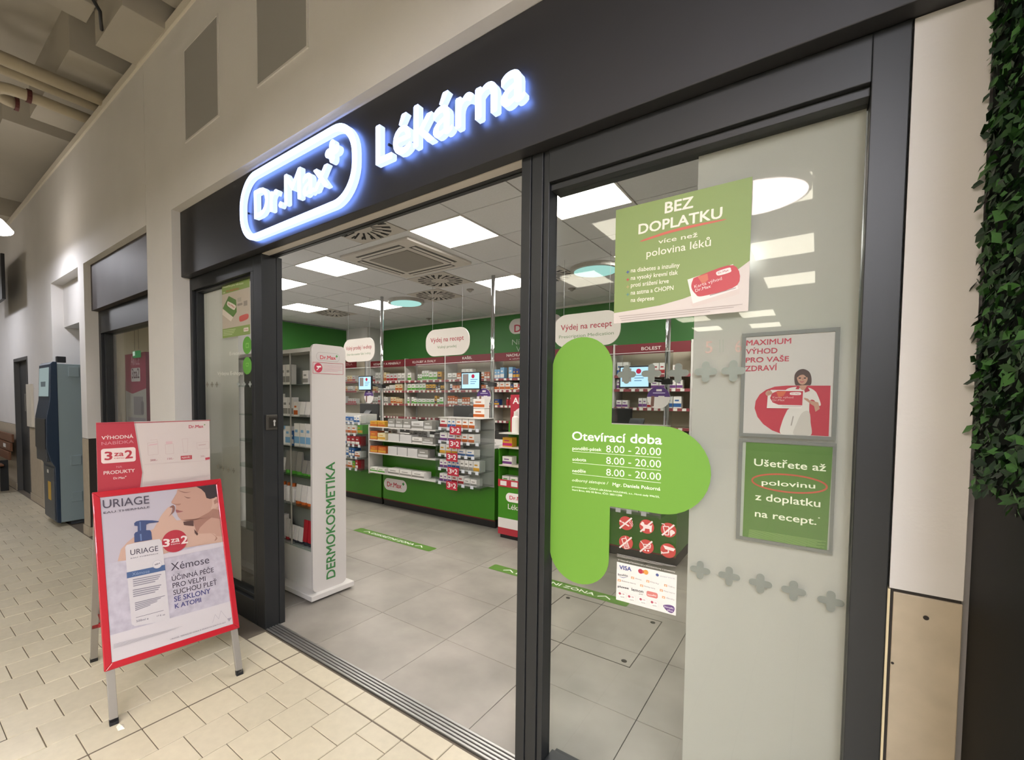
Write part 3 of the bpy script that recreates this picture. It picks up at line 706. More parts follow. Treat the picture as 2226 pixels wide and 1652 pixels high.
HUES = {'#dedad3': 'white', '#e4e0da': 'white', '#c9c7c4': 'pale grey', '#d8c9a0': 'cream', '#c8962a': 'yellow', '#b85a1e': 'orange', '#a3202a': 'red', '#2f5f9a': 'blue', '#4f9a30': 'green', '#6a3a7a': 'purple', '#2a2c33': 'dark', '#c08a96': 'pink', '#7aa7c8': 'light blue', '#1d3d78': 'navy', '#8a8780': 'grey', '#b02060': 'magenta'}
GOODS = {}
def goods(kind, loc, w, d, h, c1, c2, where, rz=0.0):
    o = bpy.data.objects.new(NAMES[kind], goods_mesh(kind, w, d, h, c1, c2)); COL.objects.link(o)
    o.location = loc; o.rotation_euler = (0, 0, rz)
    GOODS.setdefault((HUES[c1] + ' ' + WORDS[kind], where), []).append(o); o['category'] = CATS[kind]; o['group'] = f"{WORDS[kind]}s {where}"
    return o
WH = ['#dedad3', '#e4e0da', '#c9c7c4', '#dedad3']
ACC = ['#c8962a', '#b85a1e', '#a3202a', '#2f5f9a', '#4f9a30', '#6a3a7a', '#7aa7c8', '#1d3d78', '#8a8780']
def fill(x0, x1, y, z, hmax, where, pal, kinds=('box',), dens=1.0, wmin=0.05, wmax=0.1, dd=0.06, rows=1, axis='x', rz=0.0):
    x = x0
    while True:
        kind = random.choice(kinds); c1, c2 = random.choice(pal)
        w = random.choice((wmin, (wmin + wmax) / 2, wmax)); h = hmax * random.choice((0.62, 0.8, 0.95)); run = random.choice((1, 2, 3, 3))
        for _ in range(run):
            if x + w > x1: return
            if random.random() < dens:
                if axis == 'x': goods(kind, (x + w / 2, y, z), w * 0.94, dd if kind != 'bottle' else w, h, c1, c2, where, rz)
                else: goods(kind, (y, x + w / 2, z), w * 0.94, dd if kind != 'bottle' else w, h, c1, c2, where, rz)
            x += w + 0.004

# =================================================================== BACK WALL SHELVES
YS, YSB = 4.30, 4.66
BND = [-5.10, -4.07, -3.03, -1.99, -0.95, 0.12, 1.14, 2.18]
HEAD = ['VITAMINY A MINERÁLY', 'KLOUBY A SVALY', 'KAŠEL', 'NACHLAZENÍ', 'TRÁVENÍ', 'BOLEST', '']
SUBH = ['', '', 'a dýchací cesty', 'a chřipka', '', '', '']
UNIT = ['vitamin', 'joint care', 'cough', 'cold and flu', 'hidden', 'pain relief', 'rightmost']
shelf_m = mat('shelf_beige', '#b5aa98', 0.6); back_m = mat('shelf_back', '#c4b9a4', 0.7); edge_m = mat('shelf_edge_red', '#8c4045', 0.5); under = mat('shelf_dark', '#2e2b29', 0.8)
PALS = [[('#dedad3', '#8a8780'), ('#c9c7c4', '#a3202a'), ('#d8c9a0', '#b85a1e')], [('#c8962a', '#2a2c33'), ('#dedad3', '#4f9a30'), ('#2a2c33', '#c9c7c4'), ('#e4e0da', '#4f9a30')],
        [('#e4e0da', '#8a8780'), ('#dedad3', '#b85a1e'), ('#dedad3', '#1d3d78'), ('#b85a1e', '#dedad3')], [('#dedad3', '#b85a1e'), ('#1d3d78', '#c8962a'), ('#7aa7c8', '#dedad3'), ('#a3202a', '#dedad3')],
        [('#dedad3', '#2f5f9a')], [('#dedad3', '#6a3a7a'), ('#e4e0da', '#a3202a'), ('#dedad3', '#2f5f9a')], [('#dedad3', '#8a8780')]]
LEV = [1.895, 1.70, 1.44, 1.18]
for u in range(7):
    x0, x1 = BND[u], BND[u + 1]
    t = thing('wall_shelf_unit', ((x0 + x1) / 2, YSB, 0), f'tall wall shelf unit with dark red header, {UNIT[u]} section', 'shelf', 'wall shelf units behind the counters')
    bx('back_panel', back_m, x0, YSB, 0.9, x1, YSB + 0.02, 2.34, t)
    bx('base_cabinet', mat('cabinet_dark', '#3a3835', 0.6), x0, YS + 0.02, 0, x1, YSB, 1.0, t)
    bx('upright', white_lac, x0 - 0.012, YS + 0.01, 0.9, x0 + 0.012, YSB, 2.34, t)
    hd = bx('header', dark_red, x0 + 0.018, YS, 2.185, x1 - 0.018, YS + 0.02, 2.325, t)
    if HEAD[u]:
        S = Sheet(hd, facade(YS)); n = len(HEAD[u]); wt = 0.043 * n
        cx = (x0 + x1) / 2; b0 = 2.235 + (0.02 if SUBH[u] else 0)
        S.tuv('#d8cfc9', HEAD[u], cx - wt / 2, b0, cx + wt / 2, b0, h=0.045, bold=0.02)
        if SUBH[u]: S.tuv('#d8cfc9', SUBH[u], cx - 0.16, 2.205, cx + 0.16, 2.205, h=0.02)
        S.done()
    for li, z in enumerate(LEV):
        s = bx('shelf_board', shelf_m, x0 + 0.012, YS + 0.02, z - 0.02, x1 - 0.012, YSB, z, t)
        bx('price_rail', edge_m, x0 + 0.012, YS + 0.005, z - 0.035, x1 - 0.012, YS + 0.02, z + 0.004, s)
        pt = MB()
        x = x0 + 0.06 + random.random() * 0.05
        while x < x1 - 0.1:
            pt.box(x, YS + 0.002, z - 0.033, x + 0.05, YS + 0.0055, z + 0.002); x += random.choice((0.085, 0.11, 0.16))
        pt.build('price_labels', flat('#ddd8d0'), s)['kind'] = 'stuff'
    if u in (4, 6):
        continue
    for li, z in enumerate(LEV[:3]):
        where = f"on the {('top', 'second', 'third')[li]} shelf of the {UNIT[u]} section"
        fill(x0 + 0.03, x1 - 0.03, YS + 0.10, z, (0.2, 0.15, 0.17)[li], where, PALS[u], ('box', 'box', 'box', 'bottle') if u in (3,) else ('box',), 0.93, 0.055, 0.105, 0.1)

t = thing('wall_shelf_unit', (-5.5, 4.1, 0), 'narrow wall shelf unit with dark red header in front of the white column', 'shelf', 'wall shelf units behind the counters')
bx('back_panel', back_m, -5.80, 4.2, 0.9, -5.17, 4.22, 2.32, t); bx('base_cabinet', mat('cabinet_dark', '#3a3835', 0.6), -5.80, 3.99, 0, -5.17, 4.2, 1.0, t)
hd = bx('header', dark_red, -5.80, 3.98, 2.185, -5.17, 4.0, 2.325, t)
S = Sheet(hd, facade(3.98)); S.tuv('#b58f8c', 'ŽÍLA', -5.50, 2.235, -5.28, 2.235, h=0.045, bold=0.02); S.done()
for li, z in enumerate(LEV):
    s_ = bx('shelf_board', shelf_m, -5.80, 4.0, z - 0.02, -5.17, 4.2, z, t); bx('price_rail', edge_m, -5.80, 3.985, z - 0.035, -5.17, 4.0, z + 0.004, s_)
    if li < 3: fill(-5.7, -5.18, 4.07, z, 0.16, f"on the {('top', 'second', 'third')[li]} shelf before the white column", PALS[0], ('box',), 0.9, 0.06, 0.1, 0.1)
gl = thing('wall_logo', (-1.0, 4.67, 2.5), 'white pill logo with pale lettering on the green back wall', 'sign')
pw = facade(4.672); S = Sheet(gl, pw)
c0 = pw.uv(1107, 711); S.ruv(flat('#cfc8c2'), c0[0], c0[1] - 0.13, c0[0] + 1.0, c0[1] + 0.13, 0.13, 1)
d0 = pw.uv(1118, 722); S.tuv('#b03044', 'Dr.Max', d0[0], d0[1], d0[0] + 0.62, d0[1], h=0.13, bold=0.025)
d0 = pw.uv(1113, 750); S.tuv('#9fb59a', 'Nízké ceny', d0[0], d0[1], d0[0] + 0.75, d0[1], h=0.1); d0 = pw.uv(1122, 765); S.tuv('#9fb59a', 'Velký výběr', d0[0], d0[1], d0[0] + 0.75, d0[1], h=0.1); S.done()

# =================================================================== COUNTERS
YC = 2.30
def logo_pill(S, a, b, w, h, plus=True, lay=1, col=RED, bg=WHITE):
    S.ruv(bg, a - w / 2, b - h / 2, a + w / 2, b + h / 2, h / 2, lay)
    S.tuv(col, 'Dr.Max', a - w * 0.36, b - h * 0.2, a + w * 0.27, b - h * 0.2, h=h * 0.42, bold=0.025, lay=lay + 1)
    if plus:
        s0 = S.view; S.view = None
        r = h * 0.13; k = r * 0.38; A, B = a + w * 0.35, b + h * 0.2
        S.puv(DGREEN, [(A - k, B - r), (A + k, B - r), (A + k, B - k), (A + r, B - k), (A + r, B + k), (A + k, B + k), (A + k, B + r), (A - k, B + r), (A - k, B + k), (A - r, B + k), (A - r, B - k), (A - k, B - k)], lay + 1)
        S.view = s0
CT = [(-4.50, -2.545, 'leftmost', 'far'), (-2.505, -0.565, 'middle', 'middle'), (-0.50, 1.45, 'right', 'right')]
PALC = [[('#dedad3', '#b85a1e'), ('#dedad3', '#a3202a'), ('#a3202a', '#dedad3'), ('#4f9a30', '#c8962a'), ('#2f5f9a', '#dedad3'), ('#e4e0da', '#2f5f9a')],
        [('#dedad3', '#c8962a'), ('#e4e0da', '#b85a1e'), ('#dedad3', '#2f5f9a'), ('#e4e0da', '#6a3a7a'), ('#dedad3', '#a3202a'), ('#e4e0da', '#8a8780')],
        [('#dedad3', '#2f5f9a'), ('#c9c7c4', '#8a8780')]]
for ci, (x0, x1, nm, nm2) in enumerate(CT):
    t = thing('service_counter', ((x0 + x1) / 2, YC + 0.3, 0), f'green fronted pharmacy counter on a black plinth, the {nm} of three', 'counter', 'pharmacy counters')
    bx('plinth', mat('plinth_black', '#1c1b1a', 0.5), x0, YC + 0.02, 0, x1, YC + 0.7, 0.1, t)
    bx('front_panel', green_lac, x0, YC, 0.1, x1, YC + 0.02, 0.96, t, bevel=0.002)
    bx('body', mat('counter_side', '#3f7a22', 0.4), x0 + 0.002, YC + 0.02, 0.1, x1 - 0.002, YC + 0.7, 0.96, t)
    bx('worktop', white_lac, x0 - 0.01, YC - 0.02, 0.96, x1 + 0.01, YC + 0.72, 1.0, t, bevel=0.004)
    bx('kick_strip', mat('kick_red', '#6b2a20', 0.5), x0, YC + 0.004, 0.085, x1, YC + 0.02, 0.1, t)
    S = Sheet(t, facade(YC - 0.001))
    logo_pill(S, x0 + 0.25, 0.32, 0.46, 0.17)
    S.done()
    # chrome pole to the ceiling and the clear screen it carries
    po = thing('chrome_pole', (x1 - 0.15, 2.45, 1.0), f'chrome pole from the {nm} counter up to the ceiling', 'pole', 'chrome poles on the counters')
    MB().tube([(x1 - 0.15, 2.45, 1.0), (x1 - 0.15, 2.45, ZC)], 0.024, 14).build('shaft', chrome, po, smooth=True)
    MB().tube([(x1 - 0.15, 2.45, 1.0), (x1 - 0.15, 2.45, 1.012)], 0.05, 16).build('foot', chrome, po)
    bx('clamp', black, x1 - 0.19, 2.41, 1.70, x1 - 0.11, 2.49, 1.75, po)
    sx0 = x0 + 0.55 if ci else x0
    sc = thing('acrylic_screen', ((sx0 + x1) / 2, 2.40, 1.0), f'clear acrylic hygiene screen standing on the {nm} counter', 'screen', 'clear counter screens')
    bx('sheet', acryl, sx0, 2.40, 1.0, x1 - 0.09, 2.405, 2.015, sc)
    bx('top_edge', mat('acrylic_edge', '#d9dcda', 0.2), sx0, 2.399, 2.011, x1 - 0.09, 2.406, 2.0165, sc)
    # hanging pill sign
    ox = (-3.145, -1.388, 0.50)[ci]; oz = 2.285
    hs = thing('hanging_pill_sign', (ox, 2.38, 2.46), f'white pill shaped hanging sign over the {nm} counter', 'sign', 'hanging pill signs')
    pl = facade(2.38)
    board('board', pl, ox - 0.365, oz - 0.175, ox + 0.365, oz + 0.175, 0.012, mat('sign_white', '#d9d2ca', 0.5), hs, r=0.15)
    for dx in (-0.25, 0.25): MB().tube([(ox + dx, 2.386, oz + 0.17), (ox + dx, 2.386, ZC)], 0.0015, 5).build('wire', mat('wire_grey', '#8f8f8f', 0.4, 0.8), hs)
    S = Sheet(hs, pl)
    a1, a2 = (('Volný prodej / e-shop', 'Over-the-counter Sale / e-shop'), ('Výdej na recept', 'Volný prodej'), ('Výdej na recept', 'Prescription Medication'))[ci]
    w1_, w2_ = (0.30, 0.28, 0.28)[ci], (0.28, 0.16, 0.30)[ci]
    S.tuv('#a8303f', a1, ox - w1_, oz + 0.01, ox + w1_, oz + 0.01, h=0.062, bold=0.012)
    S.tuv('#6f8a62', a2, ox - w2_, oz - 0.075, ox + w2_, oz - 0.075, h=0.035)
    S.done()
    # customer tablet on an arm, purple disc notice, till monitor from behind, card terminal
    mx = (-2.975, -0.983, 1.02)[ci]
    tb = thing('customer_display', (mx, 2.37, 1.0), f'small lit customer display over the {nm} counter', 'screen', 'customer displays')
    bx('bezel', black, mx - 0.15, 2.36, 1.665, mx + 0.15, 2.385, 1.885, tb, bevel=0.004)
    S = Sheet(tb, facade(2.359))
    scr = emis('screen_glow', '#a9cfe6', 0.75 if ci else 0.75)
    S.puv(scr, [(mx - 0.135, 1.68), (mx + 0.135, 1.68), (mx + 0.135, 1.87), (mx - 0.135, 1.87)], 1, 'screen_image')
    S.puv(emis('screen_photo', '#9a8f88', 0.45), [(mx - 0.12, 1.73), (mx - 0.03, 1.73), (mx - 0.03, 1.86), (mx - 0.12, 1.86)], 2, 'screen_image')
    S.puv(emis('screen_red', '#b0304a', 0.6), [(mx + 0.04 + 0.025 * math.cos(k), 1.83 + 0.025 * math.sin(k)) for k in [q * math.pi / 7 for q in range(14)]], 2, 'screen_image')
    for k in range(3): S.puv(emis('screen_lines', '#6f96b2', 0.5), [(mx + 0.0, 1.785 - k * 0.025), (mx + 0.11 - k * 0.02, 1.785 - k * 0.025), (mx + 0.11 - k * 0.02, 1.793 - k * 0.025), (mx, 1.793 - k * 0.025)], 2, 'screen_image')
    S.done()
    MB().tube([(mx, 2.386, 1.77), (mx + 0.1, 2.43, 1.75), (x1 - 0.15, 2.44, 1.725)], 0.012, 8).build('arm', black, tb, smooth=True)
    dx_ = (-2.92, -0.80, 1.24)[ci]
    dn = thing('disc_notice', (dx_, 2.39, 1.47), f'round purple and white notice on the screen of the {nm} counter', 'notice', 'round purple notices')
    MB().tube([(dx_, 2.398, 1.575), (dx_, 2.390, 1.575)], 0.105, 28).build('disc', flat('#d9d4d0'), dn)
    S = Sheet(dn, facade(2.3895))
    S.puv('#4d3170', [(dx_ + 0.105 * math.cos(a), 1.575 + 0.105 * math.sin(a)) for a in [math.pi * (0.02 + 0.96 * k / 14) for k in range(15)]], 1)
    S.puv('#d9d4d0', [(dx_ - 0.02, 1.635), (dx_ + 0.03, 1.635), (dx_ + 0.03, 1.655), (dx_ - 0.02, 1.655)], 2); S.puv('#d9d4d0', [(dx_ + 0.0, 1.51), (dx_ + 0.055, 1.51), (dx_ + 0.055, 1.59), (dx_, 1.59)], 2)
    S.puv('#7a5a50', [(dx_ - 0.07, 1.49), (dx_ - 0.04, 1.49), (dx_ - 0.035, 1.59), (dx_ - 0.065, 1.59)], 2); S.puv('#c9c2da', [(dx_ - 0.05, 1.615), (dx_ + 0.06, 1.615), (dx_ + 0.06, 1.622), (dx_ - 0.05, 1.622)], 2); S.done()
    tm = thing('till_monitor', (mx - 0.35, 2.75, 1.0), f'black till monitor standing on the {nm} counter', 'monitor', 'black till monitors')
    bx('screen_back', black, mx - 0.58, 2.74, 1.16, mx - 0.14, 2.78, 1.46, tm, bevel=0.01); bx('stand', black, mx - 0.39, 2.75, 1.0, mx - 0.33, 2.79, 1.2, tm); bx('foot', black, mx - 0.46, 2.68, 1.0, mx - 0.26, 2.86, 1.012, tm)
    cr = thing('card_terminal', (mx + 0.02, 2.35, 1.0), f'black card terminal on a swivel stand, {nm} counter', 'terminal', 'card terminals')
    bx('post', black, mx + 0.0, 2.35, 1.0, mx + 0.04, 2.39, 1.2, cr)
    MB().prism([(mx - 0.05, 2.28, 1.2), (mx - 0.05, 2.42, 1.34), (mx - 0.05, 2.42, 1.37), (mx - 0.05, 2.28, 1.23)], (0.14, 0, 0)).build('body', mat('terminal_black', '#202225', 0.4), cr, bevel=0.004)
    # acrylic tier rack hung on the counter front
    rx0, rx1 = ((-3.42, -2.62), (-1.23, -0.56), (0.25, 1.38))[ci]
    rk = thing('acrylic_tier_rack', ((rx0 + rx1) / 2, 2.2, 0.4), f'clear acrylic rack with five tiers of goods on the {nm} counter front', 'rack', 'acrylic tier racks')
    bx('side_panel', acryl, rx1 - 0.004, 1.99, 0.50, rx1, 2.28, 1.32, rk)
    bx('side_panel', acryl, rx0, 1.99, 0.50, rx0 + 0.004, 2.28, 1.32, rk)
    bx('back_panel', mat('rack_back', '#c9c5bd', 0.6), rx0, 2.275, 0.50, rx1, 2.282, 1.32, rk)
    zs = [0.53, 0.70, 0.87, 1.03, 1.19]
    for zi, z in enumerate(zs):
        s = bx('tier', acryl, rx0 + 0.004, 2.0, z - 0.006, rx1 - 0.004, 2.275, z, rk)
        bx('lip', acryl, rx0 + 0.004, 1.994, z - 0.02, rx1 - 0.004, 2.0, z + 0.035, s)
        tg = MB()
        x = rx0 + 0.04
        while x < rx1 - 0.06: tg.box(x, 1.9915, z - 0.02, x + 0.045, 1.9935, z + 0.018); x += random.choice((0.1, 0.13))
        tg.build('price_labels', flat('#cfd2d8'), s)['kind'] = 'stuff'
        if ci == 2 and zi > 1: continue
        fill(rx0 + 0.03, rx1 - 0.03, 2.09, z, 0.135, f"on the {('lowest', 'second', 'third', 'fourth', 'top')[zi]} tier of the {nm} counter rack", PALC[ci], ('box',), 0.97, 0.06, 0.12, 0.12)
        if ci == 1:
            q = thing('price_flag', (rx0 + 0.24, 1.985, z - 0.07), f"red three for two price flag on the {('lowest', 'second', 'third', 'fourth', 'top')[zi]} tier of the middle counter rack", 'flag', 'red price flags')
            cx = rx0 + (0.26, 0.28, 0.26, 0.30, 0.31)[zi]
            bx('card', flat('#b3283c'), cx - 0.085, 1.984, z - 0.065, cx + 0.085, 1.987, z + 0.035, q)
            S = Sheet(q, facade(1.9838)); S.tuv(WHITE, '3', cx - 0.065, z - 0.04, cx - 0.02, z - 0.04, h=0.06, bold=0.03); S.tuv(WHITE, 'za', cx - 0.014, z - 0.02, cx + 0.016, z - 0.02, h=0.04, bold=0.03); S.tuv(WHITE, '2', cx + 0.022, z - 0.04, cx + 0.066, z - 0.04, h=0.06, bold=0.03); S.done()
    if ci == 1:
        # stacked goods and shelves on the left half of the middle counter
        pr = thing('counter_shelf_rack', (-1.87, 2.2, 0.5), 'low white shelf rack of flat packs on the middle counter front', 'rack')
        for zi, z in enumerate((0.53, 0.80, 0.98, 1.16)):
            bx('shelf', white_lac, -2.49, 2.02, z - 0.014, -1.26, 2.275, z, pr)
            fill(-2.48, -2.14, 2.10, z, (0.10, 0.11, 0.12, 0.12)[zi], f"at the jamb end of the {('lowest', 'second', 'third', 'top')[zi]} white rack shelf", [('#c8962a', '#b85a1e'), ('#b85a1e', '#c8962a'), ('#d8c9a0', '#c8962a')] if zi else [('#dedad3', '#4f9a30')], ('box',), 1.0, 0.15, 0.17, 0.14)
            fill(-2.12, -1.28, 2.10, z, (0.10, 0.11, 0.12, 0.12)[zi], f"on the {('lowest', 'second', 'third', 'top')[zi]} shelf of the low white rack", [('#c9c7c4', '#8a8780'), ('#dedad3', '#8a8780'), ('#c9c7c4', '#c9c7c4'), ('#8a8780', '#c9c7c4')] if zi else [('#dedad3', '#8a8780'), ('#c9c7c4', '#4f9a30')], ('box',), 0.95, 0.14, 0.22, 0.14)
        bx('side', white_lac, -2.50, 2.02, 0.5, -2.488, 2.275, 1.18, pr)
        fill(-2.4, -1.3, 2.32, 1.0, 0.12, 'standing along the edge of the middle counter top', [('#c9c7c4', '#8a8780'), ('#dedad3', '#a3202a')], ('box',), 0.7, 0.08, 0.14, 0.05)
        for k in range(2): goods('box', (-0.70, 2.2, 1.325 + k * 0.115), 0.16, 0.1, 0.11, '#e4e0da', '#b85a1e', 'stacked on top of the middle counter rack')
        bx('rack_lid', white_lac, -1.22, 2.02, 1.318, -0.57, 2.28, 1.325, rk)
    if ci == 0:
        goods('box', (-2.76, 2.12, 1.035), 0.2, 0.14, 0.13, '#4f9a30', '#c8962a', 'large pack at the end of the leftmost counter rack')
    if ci == 2:
        for k, cc in enumerate(('#c8962a', '#c8962a', '#b85a1e', '#b85a1e', '#2f5f9a', '#2f5f9a', '#a3202a', '#a3202a', '#dedad3', '#dedad3', '#dedad3')):
            goods('box', (0.82 + k * 0.056, 2.33, 1.0), 0.05, 0.06, 0.115, cc, '#dedad3', 'in a row on the right counter edge')
        goods('bottle', (1.36, 2.33, 1.0), 0.06, 0.06, 0.2, '#c9c7c4', '#dedad3', 'with a pump at the end of the right counter')

# =================================================================== PROMO STAND by the middle counter
ps = thing('promo_stand', (-0.26, 2.1, 0), 'green cardboard promotion stand with red shelf lip between the counters', 'stand')
PY = 2.05
zz = lambda py: P(1084, py, 'y', PY).z
xa, xb = P(1083, 1100, 'y', PY).x, -0.05
bx('foot', black, xa + 0.02, PY + 0.02, 0, xb - 0.02, PY + 0.2, 0.05, ps)
bx('red_base', flat('#a82a36'), xa, PY, 0.045, xb, PY + 0.22, 0.12, ps); bx('white_band', flat('#d9d4cf'), xa, PY, 0.12, xb, PY + 0.22, 0.23, ps)
bx('green_front', green_lac, xa, PY, 0.23, xb, PY + 0.22, 0.60, ps)
bx('side_panel', green_lac, xa, PY + 0.2, 0.60, xb, PY + 0.22, 1.30, ps); bx('side_cheek', green_lac, xa, PY, 0.60, xa + 0.006, PY + 0.22, 1.0, ps)
for k, z in enumerate((0.60, 0.82, 1.02)):
    s = bx('shelf', mat('shelf_card', '#c9beb0', 0.7), xa, PY, z - 0.012, xb, PY + 0.2, z, ps)
    if k == 0:
        bx('shelf_lip', flat('#b02a36'), xa, PY - 0.006, z - 0.02, xb, PY, z + 0.06, s)
        pt = MB()
        for q in range(3): pt.box(xa + 0.03 + q * 0.14, PY - 0.0075, z - 0.005, xa + 0.11 + q * 0.14, PY - 0.006, z + 0.045)
        pt.build('price_labels', flat('#e0dbd6'), s)['kind'] = 'stuff'
    fill(xa + 0.02, xb - 0.02, PY + 0.09, z, (0.15, 0.15, 0.13)[k], f"on the {('lowest', 'middle', 'top')[k]} shelf of the green promotion stand", ([('#2a2c33', '#8a8780'), ('#dedad3', '#4f9a30')], [('#dedad3', '#6a3a7a')], [('#b02060', '#c8962a'), ('#c8962a', '#b02060')])[k], ('box',), 1.0, 0.1, 0.13, 0.1)
bx('top_shelf', white_lac, xa, PY, 1.165, xb, PY + 0.22, 1.175, ps)
for k in range(3): goods('bottle', (xa + 0.16 + k * 0.12, PY + 0.09, 1.175), 0.085, 0.085, 0.24, ('#e4e0da', '#d8c9a0', '#e4e0da')[k], ('#e4e0da', '#2f5f9a', '#2f5f9a')[k], 'on top of the green promotion stand')
S = Sheet(ps, facade(PY - 0.0006))
logo_pill(S, xa + 0.27, 0.47, 0.34, 0.1)
S.tuv(WHITE, 'Lékárna', xa + 0.13, 0.34, xa + 0.40, 0.34, h=0.06); S.done()
ak = thing('promo_topper', (-0.2, PY + 0.16, 1.17), 'red promotion card reading AKCE behind white bottles', 'sign')
ax0 = P(1110, 870, 'y', PY + 0.16).x
bx('card', flat('#a8283a'), ax0, PY + 0.16, 1.18, ax0 + 0.34, PY + 0.165, 1.60, ak)
S = Sheet(ak, facade(PY + 0.1595)); S.tuv(WHITE, 'AKCE', ax0 + 0.03, 1.50, ax0 + 0.30, 1.50, h=0.07, bold=0.035)
S.puv('#e3d3d3', [(ax0 + 0.17 + 0.13 * math.cos(k * math.pi / 12), 1.36 + 0.1 * math.sin(k * math.pi / 12)) for k in range(24)], 1); S.done()

# =================================================================== DERMO DISPLAY (white gondola with end board)
gd = thing('cosmetics_display', (-1.0, -0.05, 0), 'white and glass cosmetics display behind the left jamb', 'display')
gx0, gx1, gy0, gy1 = -1.86, -0.56, -0.20, 0.10
bx('base', white_lac, gx0, gy0 + 0.03, 0.05, gx1, gy1 - 0.03, 0.37, gd); bx('foot_board', white_lac, gx0, gy0 - 0.05, 0.02, -0.50, gy1 + 0.05, 0.06, gd, bevel=0.004)
bx('top_board', white_lac, gx0, gy0, 1.90, gx1, gy1, 1.93, gd); bx('back_glass', mat('display_back', '#84867f', 0.5), gx0, -0.052, 0.37, gx1, -0.046, 1.90, gd)
for z in (0.375, 0.70, 0.935, 1.165, 1.40, 1.655):
    bx('glass_shelf', glass_shelf, gx0, gy0 + 0.01, z - 0.008, gx1, -0.055, z, gd)
for x in (-0.87, -1.35): MB().tube([(x, gy0 + 0.02, 0.37), (x, gy0 + 0.02, 1.90)], 0.007, 8).build('post', alu, gd)
eb = board('end_board', Plane((-0.54, 0, 0), (0, 1, 0), (0, 0, 1)), gy0 - 0.01, 0.06, gy1, 1.955, 0.022, mat('end_board_white', '#c8c3be', 0.4), gd, r=0.045, d=0.0)
pe = Plane((-0.5395, 0, 0), (0, 1, 0), (0, 0, 1))
S = Sheet(eb, pe, V(600, 740, 5.9))
(a0, _), (a1, _) = S.uv((515, 230)), S.uv((815, 210)); b1, b0 = S.uv((660, 158))[1], S.uv((660, 268))[1]
S.ruv('#a9a39e', a0, b0, a1, b1, 0.05, 1); S.ruv('#c6c1bd', a0 + 0.003, b0 + 0.003, a1 - 0.003, b1 - 0.003, 0.05, 1.5)
S.text(RED, 'Dr.Max', (565, 238), (765, 248), (565, 188), 0.025, 3); S.plus(DGREEN, (777, 205), 0.011, 0.36, 3)
fr = [(472, 278), (860, 302), (860, 438), (472, 420)]
for q0, q1 in zip(fr, fr[1:] + fr[:1]): S.line('#b8324a', q0, q1, 0.003, 2)
S.ell('#b8324a', (542, 350), 0.036, lay=2); S.poly(WHITE, [(515, 328), (575, 325), (578, 345), (530, 350)], 3); S.line(WHITE, (520, 380), (550, 350), 0.006, 3)
S.greek('#d5a9ae', (610, 308), (845, 325), (845, 415), (610, 405), 5, 0.35)
S.view = lambda x, y: (x, y)
pa, pb = pe.uv(716, 1258), pe.uv(717, 1005)
cxm = (pe.uv(708, 1150)[0] + pe.uv(728, 1150)[0]) / 2
vs, fs = embolden(*text_mesh('DERMOKOSMETIKA'), 0.03); x0_ = min(v[0] for v in vs); x1_ = max(v[0] for v in vs); L = pb[1] - pa[1]; sx = L / (x1_ - x0_)
hh = abs(pe.uv(728, 1200)[0] - pe.uv(708, 1200)[0])
S._mb('lettering', flat('#3c7a42')).add([pe.at(cxm + hh / 2 - y * hh / CAPH, pa[1] + (x - x0_) * sx, 0.001 + e_) for x, y, e_ in vs], fs); S.done()
PALD = [[('#dedad3', '#8a8780'), ('#c9c7c4', '#2a2c33')], [('#e4e0da', '#8a8780'), ('#dedad3', '#b85a1e'), ('#2a2c33', '#c9c7c4')], [('#e4e0da', '#2f5f9a'), ('#2f5f9a', '#dedad3'), ('#dedad3', '#7aa7c8')],
        [('#e4e0da', '#8a8780'), ('#8a8780', '#4f9a30'), ('#dedad3', '#1d3d78')], [('#e4e0da', '#b85a1e'), ('#dedad3', '#1d3d78'), ('#e4e0da', '#7aa7c8')], [('#dedad3', '#a3202a'), ('#a3202a', '#2a2c33'), ('#e4e0da', '#2a2c33')]]
for k, z in enumerate((1.655, 1.40, 1.165, 0.935, 0.70, 0.378)):
    wh = f"on the {('top', 'second', 'third', 'fourth', 'fifth', 'lowest')[k]} glass shelf of the cosmetics display"
    fill(-1.25, -0.58, -0.13, z + 0.001, (0.17, 0.19, 0.19, 0.19, 0.19, 0.21)[k], wh, PALD[k], ('box', 'tube', 'bottle', 'box'), 0.9 if k else 0.6, 0.045, 0.075, 0.05)
# floor stickers
FP = Plane((0, 0, 0.0006), (1, 0, 0), (0, 1, 0))
for k, (sx0, sx1, lab, letters) in enumerate(((-1.82, -0.62, 'seen through the open door', 1), (0.10, 1.36, 'running behind the door mullion', 1))):
    t = thing('floor_sticker', ((sx0 + sx1) / 2, 1.27, 0), 'green floor strip lettered for the discreet zone, ' + lab, 'sticker', 'green floor strips')
    S = Sheet(t, FP); S.ruv(flat('#587f30', 0.4), sx0, 1.195, sx1, 1.325, 0.02, 1, 'strip')
    L = sx1 - sx0
    S.tuv('#e2e8d8', 'DISKRÉTNÍ ZÓNA', sx0 + 0.27, 1.235, sx1 - 0.27, 1.235, h=0.05, bold=0.02)
    for c in (sx0 + 0.19, sx1 - 0.19):
        S.puv('#e2e8d8', [(c - 0.05, 1.235), (c, 1.275), (c + 0.05, 1.235), (c + 0.05, 1.25), (c, 1.292), (c - 0.05, 1.25)], 2, 'arrow_print')
    S.done()
